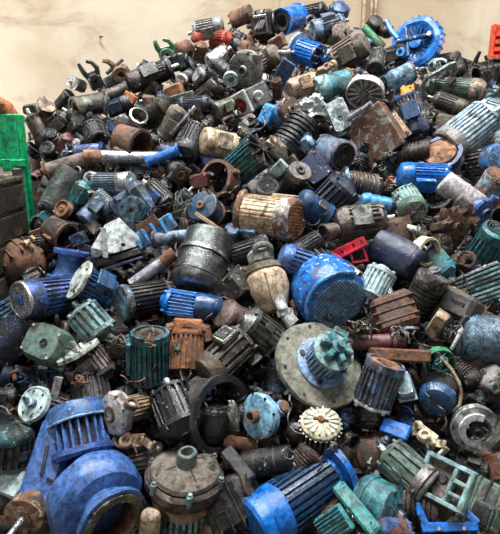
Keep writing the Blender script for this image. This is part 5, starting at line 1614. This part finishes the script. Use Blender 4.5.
I.part('end_arm', MB().box((17 * s, -8 * s, 2 * s), (8 * s, 16 * s, 16 * s), 3 * s), 'CHAR', 'P')
put(cover, 'pale_block', 'block', 'tan and white ribbed block left of the dark C-shaped casting', 437, 325, 27, 13, 55, 30, 'TAN', fin='D', d=.23, H=.06)
put(rod, 'white_rod', 'rod', 'broken white rod below the dark C-shaped casting', 457, 339, 23, 4, 64, 10, 'WHT', fin='P', d=.24)
put(tangle, 'wire_tangle', 'wires', 'dark wires and terminals under the dark C-shaped casting', 452, 331, 22, 20, 60, 20, 'GREY', fin='I', n=8, seed=31, r=.004, d=.2)
put(barrel, 'grey_tank', 'tank', 'large smooth blue grey tank at the right edge', 492, 340, 64, 50, 175, 20, 'BLG', fin='I', d=.12, dome=.5, short='the blue grey tank', wear=.3)
I = put(rod, 'geared_shaft', 'shaft', 'maroon geared shaft below the brown teal gearbox', 372, 342, 66, 15, 4, 5, 'MAR', fin='P', d=.12, short='the maroon shaft')
put(tangle, 'metal_shavings', 'shavings', 'curled metal shavings on the left of the maroon shaft', 362, 331, 26, 18, 10, 20, 'GBR', fin='I', n=12, seed=51, r=.006, d=.2)
put(tangle, 'metal_shavings', 'shavings', 'curled metal shavings below the brown teal gearbox', 397, 334, 26, 18, 10, 20, 'GREY', fin='I', n=12, seed=52, r=.005, d=.21)
put(plate, 'rusty_bar', 'bar', 'tan brown square bar lying right of the big pale flange disc', 399, 355, 60, 13, -4, 12, 'RUST', fin='R', d=.19, H=.05, holes=0, short='the tan square bar')
I = put(fanwheel, 'green_fan', 'fan', 'bright green wire-wrapped fan at the right end of the tan square bar', 439, 362, 9, 32, -60, 56, 'GRN', fin='P', d=.17, blades=9, curved=True, short='the green fan')
put(tangle, 'wire_tangle', 'wires', 'pale green wires wrapped over the green fan', 440, 362, 26, 22, 10, 50, 'TUR', fin='P', n=8, seed=61, r=.003, d=.22)
mo('round blue motor end in a black shell below the green fan', 439, 394, 36, 36, -110, 55, 'BLK', fin='P', cover='dome', c_cov='DBL', style='smooth', box=False, d=.14, lc=.35, short='the blue round motor end', f_cov='C')
I = mo('blue silver finned motor with a torn copper top, right of the big pale flange disc', 377, 388, 46, 40, 68, 18, 'BLG', fin='P', cover='open', c_face='COP', fins=22, box=False, d=.13, fdepth=.18, short='the blue silver finned motor', c_bell='SIL')
put(cover, 'motor_cover', 'cover', 'torn pale teal end cover right of the blue silver finned motor', 404, 385, 28, 17, -75, 25, 'TGR', fin='P', d=.16, H=.06, rnd=.3)
I = Item('beige_cable', 'cable', 'thin beige cable curving past the green fan', 453, 380, 0, 0, 0, .24, 'the beige cable', fin='D')
s = I.px
I.part('sheath', MB().tube([((u_ - 453) * s, (380 - v_) * s, z_ * s) for u_, v_, z_ in ((442, 355, 2), (448, 362, 4), (454, 371, 5), (459, 383, 5), (460, 394, 4), (457, 404, 3), (451, 411, 0))], 1.5 * s, 8), 'TAN', 'D')
I.part('plug', MB().to(T(-11 * s, 25 * s, 2 * s) @ RZ(-50)).lathe([(-4 * s, 0), (-4 * s, 2.4 * s), (3 * s, 2.4 * s), (3 * s, 0)], 10), 'BLK', 'I')
put(casting, 'broken_casting', 'casting', 'cream white broken casting right of the small blue plate', 427, 437, 40, 24, -40, 25, 'CRM', fin='D', seed=71, d=.16, arms=4, short='the cream broken casting')
I = put(disc, 'clutch_ring', 'ring', 'pale silver clutch ring with an open hub at the right', 475, 428, 8, 48, -65, 58, 'OFF', fin='P', d=.14, ring=True, hub=.26, hublen=.3, holes=6, c_hub='DK', short='the silver clutch ring')
s = I.px
I.part('brake_shoe', MB().lathe([(2 * s, 12 * s), (8 * s, 12 * s), (8 * s, 18 * s), (2 * s, 18 * s)], 14, True, a0=.6, a1=4.4), 'WHT', 'P', wear=.1, label='white curved brake shoe')
mo('dark brown ribbed motor right of the beige cable', 464, 374, 34, 26, -40, 15, 'DBR', fin='I', cover='dome', box=False, d=.09, style='ringed')
put(pump, 'volute_pump', 'pump', 'pale dusty pump casting below the blue grey tank', 487, 377, 26, 32, 120, 35, 'GREY', fin='D', d=.12, outlet=30, short='the pale dusty pump')
put(casting, 'broken_casting', 'casting', 'black shiny casting above the silver clutch ring', 474, 397, 36, 20, 20, 20, 'BLK', fin='I', seed=73, d=.1, arms=4)
put(barrel, 'rusty_cylinder', 'cylinder', 'brown rusted cylinder at the right edge above the silver clutch ring', 495, 390, 30, 24, 10, 15, 'BRN', fin='R', d=.06)

# --- bottom band
mo('teal and black ringed motor at the left edge above the bottom', 10, 447, 44, 46, 95, 25, 'DGR', fin='I', cover='dome', c_cov='TEAL', box=False, d=.1, fins=20, short='the teal black motor')
put(cover, 'motor_cover', 'cover', 'pale teal cover at the left edge beside the big blue blower', 12, 482, 34, 26, -20, 30, 'LTG', fin='P', d=.06, short='the pale teal cover')
I = mo('beige rusty round motor with a bare shaft on the floor at bottom left', 30, 508, 30, 40, 60, -38, 'TAN', fin='R', cover='bell', front='bell', box=False, d=.1, style='smooth', short='the beige shafted motor', c_bell='TAN')
s = I.px
I.part('long_shaft', MB().lathe([(-14 * s, 0), (-14 * s, 3.4 * s), (-36 * s, 3 * s), (-36 * s, 0)], 14), 'SIL', 'M')
put(barrel, 'round_canister', 'canister', 'small round beige cap left of the grey vertical pump', 150, 523, 26, 20, 92, 35, 'BEI', fin='D', d=.14, dome=.6, lip=False)
I = put(gearbox, 'gearbox', 'gearbox', 'dark grey gearbox with a square black window, right of the grey vertical pump', 231, 504, 62, 46, 28, 25, 'CHAR', fin='I', d=.03, hubs=False, short='the dark windowed gearbox')
s = I.px
I.part('window', MB().box((-2 * s, 4 * s, 19 * s), (15 * s, 11 * s, 2 * s), .5 * s), 'BLK', 'I')
I.part('window_frame', MB().box((-2 * s, 4 * s, 18.4 * s), (19 * s, 15 * s, 1.6 * s), .5 * s), 'MID', 'I')
put(plate, 'black_bar', 'bar', 'black flat bar leaning above the dark windowed gearbox', 238, 464, 40, 13, -48, 15, 'BLK', fin='P', d=.1, H=.04, holes=0)
put(barrel, 'black_pipe', 'pipe', 'black smooth cylinder below the light blue pump', 268, 462, 50, 28, 8, 10, 'BLK', fin='I', d=.05, bands=2)
put(tangle, 'wire_tangle', 'wires', 'thin wires and a small fuse below the light blue pump', 287, 451, 20, 28, 70, 15, 'GREY', fin='M', n=4, seed=81, r=.0025, d=.2)
mo('brown ribbed motor behind the bright blue flanged motor', 304, 461, 40, 30, 45, 10, 'BRN', fin='I', cover='bell', style='ringed', box=False, d=.06)
put(barrel, 'rusty_cylinder', 'cylinder', 'dark brown rusted cylinder with grooves below the white alternator', 364, 455, 60, 38, 8, 8, 'DBR', fin='R', d=-.06, bands=3, dome=.2, short='the dark rusted cylinder')
I = mo('teal motor housing with a broad flange plate at the bottom', 380, 503, 44, 48, 150, -28, 'TEAL', fin='P', cover='dome', c_cov='TEAL', style='smooth', front='bell', box=False, d=.08, lc=.3, short='the teal motor housing', wear=.4)
I = put(plate, 'teal_flange_plate', 'plate', 'turquoise cracked flange plate at the bottom', 357, 509, 62, 15, -52, 25, 'TUR', fin='P', d=.18, H=.06, fold=False, short='the turquoise flange plate')
I = put(plate, 'teal_grille', 'grille', 'turquoise finned grille right of the bright blue flanged motor', 334, 524, 34, 26, 30, 30, 'TUR', fin='P', d=.15, H=.03, holes=0)
s = I.px
for k in range(7):
    I.part('fin', MB().box((0, (-10 + 3.4 * k) * s, 4 * s), (32 * s, 1.4 * s, 6 * s), .001), 'TEAL', 'P')
mo('sage green ribbed motor cover below the small blue plate', 407, 470, 54, 40, -42, 10, 'GGR', fin='P', cover='flat', c_face='GREY', fins=14, fdepth=.16, box=False, d=.12, short='the sage green motor', duty=.6)
put(drum, 'silver_band', 'ring', 'pale metal band at the lower end of the sage green motor', 424, 484, 7, 38, -42, 12, 'GREY', fin='M', d=.16, inner=False, t=.08, ears=1)
mo('dark brown finned motor in front of the teal frame casting', 420, 505, 56, 42, -12, 5, 'DBR', fin='I', cover='bell', style='ringed', box=False, d=.10, short='the dark ringed motor')
I = put(gearbox, 'gearbox', 'gearbox', 'teal grey heavy housing with an open box at the bottom right corner', 487, 506, 50, 46, -30, 15, 'GGR', fin='P', d=.12, hubs=False, short='the teal grey housing')
s = I.px
I.part('open_box', MB().box((4 * s, -10 * s, 18 * s), (20 * s, 24 * s, 6 * s), 1.5 * s), 'DGR', 'I')
I.part('box_mouth', MB().box((4 * s, -10 * s, 20.6 * s), (13 * s, 17 * s, 2 * s), .5 * s), 'BLK', 'I')
mo('purple and maroon streaked motor end at the bottom~', 392, 530, 34, 26, 170, 25, 'ROY', fin='R', cover='dome', box=False, d=.14, style='smooth')
put(cover, 'motor_cover', 'cover', 'red brown cover at the right edge below the silver clutch ring', 494, 468, 30, 24, 10, 25, 'MAR', fin='R', d=.06)

# dark junk along the right skyline
mo('black motor on the right skyline beside the blue side-channel blower', 447, 62, 24, 17, 10, 20, 'BLK', fin='I', cover='ring', box=False)
mo('small black motor tilted on the right skyline~', 463, 66, 24, 15, 160, 25, 'BLK', fin='I', cover='bell', box=False)
put(claw, 'forked_bracket', 'bracket', 'black forked bracket on the right skyline beside the column', 478, 66, 24, 15, 60, 15, 'BLK', fin='I')
put(gearbox, 'gearbox', 'gearbox', 'black gearbox on the right skyline in front of the column', 490, 76, 26, 20, 10, 15, 'BLK', fin='I')
put(drum, 'open_stator', 'stator', 'black open stator ring below the right skyline', 472, 80, 12, 20, 30, 30, 'CHAR', fin='I')

# ================================================================ half-buried things that show in the gaps
FR = random.Random(21)
FCOL = ['DK', 'CHAR', 'BLK', 'GBR', 'DBR', 'MID', 'BRN', 'GREY', 'NAVY', 'DBL', 'DGR', 'BLG', 'RUST', 'TEAL']
FWT = [5, 5, 4, 4, 4, 4, 3, 3, 3, 2, 2, 2, 2, 1]
CN = dict(DK='dark grey', CHAR='charcoal', BLK='black', GBR='grey brown', DBR='dark brown', MID='mid grey', BRN='brown', GREY='grey', NAVY='navy', DBL='dark blue', DGR='dark green',
          BLG='blue grey', RUST='rust brown', TEAL='teal')
SKIP = {4, 7, 8, 13, 14, 15, 16, 17, 18, 19, 21, 23, 25, 27, 29, 30, 31, 36, 37, 38, 44, 45, 46, 47, 48, 50, 52, 54, 55, 56, 57, 58, 60, 61, 64, 65, 66, 67, 69, 70, 71, 72, 73, 75, 77, 78, 79, 80, 81, 82, 84, 85, 86, 88, 94, 96, 97, 98, 99, 101, 102, 103, 104, 109, 110, 112, 113, 114, 115, 116, 117, 118, 120, 121, 123, 124, 125, 126, 128, 135, 136, 138, 139, 140, 144, 145, 146, 147, 148, 149, 150, 151, 153, 158, 159, 160, 161, 162, 164, 165, 166, 167, 168, 169, 170, 173, 174, 175, 179, 180, 181, 182, 183, 184, 185, 187, 188, 193, 194, 195, 197, 199, 200, 202, 203, 204, 207, 209, 216, 217, 218, 220, 223, 224, 225, 227, 228, 229, 230, 231, 232, 237, 238, 240, 241, 242, 243, 244, 246, 247, 248, 249, 250, 251, 252, 253, 254, 255, 257, 258, 260, 262, 264, 265, 266, 267, 268, 269, 270, 272, 273, 277, 278, 281, 283, 285, 286, 288, 290, 291, 293, 294, 295, 296, 297, 298, 299, 300, 305, 306, 311, 312, 314, 317, 318, 319, 320, 322, 323, 325, 326, 327, 328, 330, 332, 335, 339, 340, 341, 342, 343, 344, 345, 347, 348, 352, 357, 358, 359, 360, 361, 362, 363, 364, 366, 367, 368, 369, 370, 374, 376, 377, 378, 380, 382, 383, 384, 385, 386, 387, 388, 389, 390, 391, 392, 393, 394, 395, 396, 397, 399, 400, 401, 403, 404, 405, 407, 408, 409, 410, 411, 413, 414, 415, 417, 418, 419, 420, 421, 424, 425, 427, 428, 430, 431, 433, 435, 437, 439, 440, 441, 442, 444, 446, 450, 451, 452, 453, 454, 455, 457, 458, 462, 468, 469, 470, 471, 472, 474, 475, 477, 479, 480, 481, 482, 483, 485, 489, 490, 491, 493, 494, 497, 498, 499, 500, 501, 502, 505, 506, 507, 508, 510, 511, 514, 515, 517, 518, 519, 521, 522, 526, 528, 529, 530, 531, 532, 533, 534, 536, 537, 540, 542, 543, 544, 545, 547, 549, 552, 553, 554, 559, 560, 561, 562, 563, 565, 566, 569, 571, 572, 574, 575, 577, 578, 579, 580, 583, 584, 585, 586, 588, 590, 591, 592, 593, 597, 599, 601, 602, 604, 606, 608, 610, 611, 612, 614, 615, 616, 617, 619, 620, 622, 624, 625, 626, 627, 630, 633, 635, 636, 637, 639, 640, 641, 643, 647, 648, 650, 653, 658, 659, 660, 661, 662, 664, 667, 672, 673, 674, 675, 676, 677, 678, 679, 680, 681, 682, 683, 685, 686, 687, 688, 689, 690, 691, 693, 694, 695, 696, 697, 698, 699, 702, 703, 705, 707}  #SKIPLINE
FIDX = 0


def buried(u, v, step, near):
    global FIDX
    c = FR.choices(FCOL, FWT)[0]
    f = 'I' if c not in ('RUST', 'BRN') else 'R'
    L = FR.uniform(1.05, 1.6) * step
    D = FR.uniform(.7, .95) * step
    a, t = FR.uniform(0, 360), FR.uniform(-10, 50)
    k = FR.random() if not near else .3 + .7 * FR.random()
    dd = -FR.uniform(.05, .13) + near
    k2, k3, k4, k5, k6 = FR.random(), FR.random(), FR.random(), FR.random(), FR.random()
    FIDX += 1
    if FIDX in SKIP:
        return
    w = 'half buried' if not near else 'wedged'
    pick = lambda s_, q: s_[int(q * len(s_))]
    if k < .48:
        I = mo('%s motor %s~' % (CN[c], w), u, v, L, D, a, t, c, fin=f, cover=pick(['ring', 'dome', 'bell', 'slot', 'flat', 'fan'], k2), box=k3 < .35,
               style=pick(['long', 'long', 'ringed', 'smooth'], k4), front=pick(['bell', 'flange', 'bell'], k5), d=dd, roll=k6 * 120 - 60, fins=18)
    elif k < .60:
        I = put(gearbox, 'gearbox', 'gearbox', '%s gearbox %s~' % (CN[c], w), u, v, L * .9, D, a, t, c, fin=f, d=dd, roll=k6 * 80 - 40)
    elif k < .78:
        I = put(casting, 'broken_casting', 'casting', '%s broken casting %s~' % (CN[c], w), u, v, L, D * .8, a, t, c, fin=f, d=dd + .05, seed=int(k2 * 9999), arms=4)
    elif k < .86:
        I = put(drum, 'scrap_ring', 'ring', '%s scrap ring %s~' % (CN[c], w), u, v, D * .5, D, a, t, c, fin=f, d=dd + .03, inner=k2 < .5)
    elif k < .93:
        I = put(pump, 'volute_pump', 'pump', '%s volute pump %s~' % (CN[c], w), u, v, L * .6, D * 1.1, a, t, c, fin=f, d=dd, outlet=k2 * 360)
    else:
        I = put(cover, 'motor_cover', 'cover', '%s loose cover %s~' % (CN[c], w), u, v, D * 1.1, D * .8, a, 20, c, fin=f, d=dd + .04)
    I.filler = FIDX


v_ = 40.0
row = 0
while v_ < 540:
    step = 17 + 17 * (v_ / 534)
    u_ = -6 + (row % 2) * step / 2
    while u_ < 512:
        u, v = u_ + FR.uniform(-.3, .3) * step, v_ + FR.uniform(-.3, .3) * step
        u_ += step
        sky = next((va + (vb - va) * (u - ua) / (ub - ua) for (ua, va), (ub, vb) in zip(SKYLINE, SKYLINE[1:]) if ua <= u <= ub), 100)
        if v < sky + 6 or (u < 30 and 95 < v < 262) or (u < 45 and v > 500):
            continue
        buried(u, v, step, 0)
    v_ += step * .92
    row += 1

# smaller pieces wedged nearer the surface
v_ = 60.0
row = 0
while v_ < 536:
    step = 15 + 13 * (v_ / 534)
    u_ = -4 + (row % 2) * step / 2
    while u_ < 508:
        u, v = u_ + FR.uniform(-.45, .45) * step, v_ + FR.uniform(-.45, .45) * step
        u_ += step * 1.5
        sky = next((va + (vb - va) * (u - ua) / (ub - ua) for (ua, va), (ub, vb) in zip(SKYLINE, SKYLINE[1:]) if ua <= u <= ub), 100)
        if v < sky + 8 or (u < 30 and 95 < v < 262) or (u < 45 and v > 500):
            continue
        buried(u, v, step * .8, .11)
    v_ += step * 1.1
    row += 1

# cables trailing over the heap
for k, (u, v, c, ds) in enumerate(((150, 215, 'BLK', 'black'), (60, 335, 'BLK', 'black'), (290, 395, 'GREY', 'pale grey'), (340, 320, 'BLK', 'black'), (415, 330, 'GBR', 'dull brown'), (470, 230, 'BLK', 'black'),
                                   (250, 130, 'GREY', 'pale grey'), (205, 190, 'GGR', 'green grey'), (110, 120, 'BLK', 'black'), (330, 215, 'BLK', 'black'), (392, 66, 'BLK', 'black'), (440, 430, 'GBR', 'dull brown'),
                                   (120, 375, 'COP', 'copper'), (245, 395, 'BLK', 'black'), (350, 440, 'BLK', 'black'), (205, 320, 'COP', 'copper'), (470, 310, 'BLK', 'black'), (30, 425, 'GREY', 'pale grey'))):
    I = Item('loose_cable', 'cable', ds + ' loose cable trailing~', u, v, 0, 0, 0, .15, None, fin='P')
    a = FR.uniform(0, 6.3)
    uu, vv = u, v
    pts = []
    for j in range(10):
        pts.append(V(I.mw.inverted() @ (CAM + ray(uu, vv) * (hit(uu, vv) - .2 - .05 * sin(j * 1.7)))))
        a += FR.uniform(-.8, .8)
        uu += cos(a) * (3 + 3 * v / 534)
        vv += sin(a) * (3 + 3 * v / 534)
    fine = []
    for j in range(len(pts) - 1):
        p0, p1, p2, p3 = pts[max(0, j - 1)], pts[j], pts[j + 1], pts[min(len(pts) - 1, j + 2)]
        for q in (0, .33, .66):
            fine.append(0.5 * ((2 * p1) + (p2 - p0) * q + (2 * p0 - 5 * p1 + 4 * p2 - p3) * q * q + (3 * p1 - p0 - 3 * p2 + p3) * q ** 3))
    fine.append(pts[-1])
    r_ = .0045 if c != 'COP' else .003
    I.part('sheath', MB().tube(fine, r_, 6), c, 'D' if c == 'COP' else 'P')
    I.part('bare_end', MB().tube([fine[-1], fine[-1] + (fine[-1] - fine[-2]) * 1.5], r_ * .6, 5), 'COP', 'M')

# loose bits: bolts, nuts, clips and offcuts lodged all over the heap
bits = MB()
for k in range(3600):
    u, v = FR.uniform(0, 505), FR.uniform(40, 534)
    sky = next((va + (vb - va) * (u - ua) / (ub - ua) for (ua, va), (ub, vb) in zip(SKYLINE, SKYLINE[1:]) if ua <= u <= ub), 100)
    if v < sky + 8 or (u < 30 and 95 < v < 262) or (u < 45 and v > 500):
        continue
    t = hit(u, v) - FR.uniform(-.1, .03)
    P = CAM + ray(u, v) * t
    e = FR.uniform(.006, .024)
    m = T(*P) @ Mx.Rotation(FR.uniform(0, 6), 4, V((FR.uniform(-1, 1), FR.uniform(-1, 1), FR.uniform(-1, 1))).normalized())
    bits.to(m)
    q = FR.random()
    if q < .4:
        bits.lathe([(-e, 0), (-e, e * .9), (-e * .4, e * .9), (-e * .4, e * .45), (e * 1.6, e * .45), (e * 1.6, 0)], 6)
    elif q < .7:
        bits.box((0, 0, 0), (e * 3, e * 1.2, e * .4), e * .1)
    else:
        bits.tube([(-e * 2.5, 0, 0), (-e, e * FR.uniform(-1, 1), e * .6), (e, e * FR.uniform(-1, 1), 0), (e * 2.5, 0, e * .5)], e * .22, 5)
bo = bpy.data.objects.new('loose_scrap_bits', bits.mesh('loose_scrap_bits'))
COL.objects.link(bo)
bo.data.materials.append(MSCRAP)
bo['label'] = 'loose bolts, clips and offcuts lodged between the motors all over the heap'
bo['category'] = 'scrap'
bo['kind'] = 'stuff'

# ---------------------------------------------------------------- labels: each says which one
names = [I.name for I in ITEMS]
GROUPS = dict(electric_motor='electric motors in the heap', gearbox='gearboxes in the heap', broken_casting='broken castings in the heap', volute_pump='volute pumps in the heap', motor_cover='loose motor covers in the heap',
              scrap_ring='scrap rings in the heap', wire_tangle='wire tangles in the heap', loose_cable='loose cables on the heap', steel_rod='steel rods in the heap', steel_plate='steel plates in the heap', steel_pipe='steel pipes in the heap')
for I in ITEMS:
    if I.name in GROUPS:
        I.root['group'] = GROUPS[I.name]
REFS = [I for I in ITEMS if I.short]
used = set()
for I in ITEMS:
    if not I.auto:
        I.root['label'] = I.desc
        if I.desc in used:
            print('DUP', I.desc)
        used.add(I.desc)
for I in ITEMS:
    if not I.auto:
        continue
    near = sorted(REFS, key=lambda R: (R.u - I.u) ** 2 + (R.v - I.v) ** 2)
    for R in near[:12]:
        if R is I:
            continue
        du, dv = I.u - R.u, I.v - R.v
        rel = ('right of' if du > 0 else 'left of') if abs(du) > abs(dv) else ('below' if dv > 0 else 'above')
        lab = '%s just %s %s' % (I.desc, rel, R.short)
        if lab not in used:
            break
    used.add(lab)
    I.root['label'] = lab
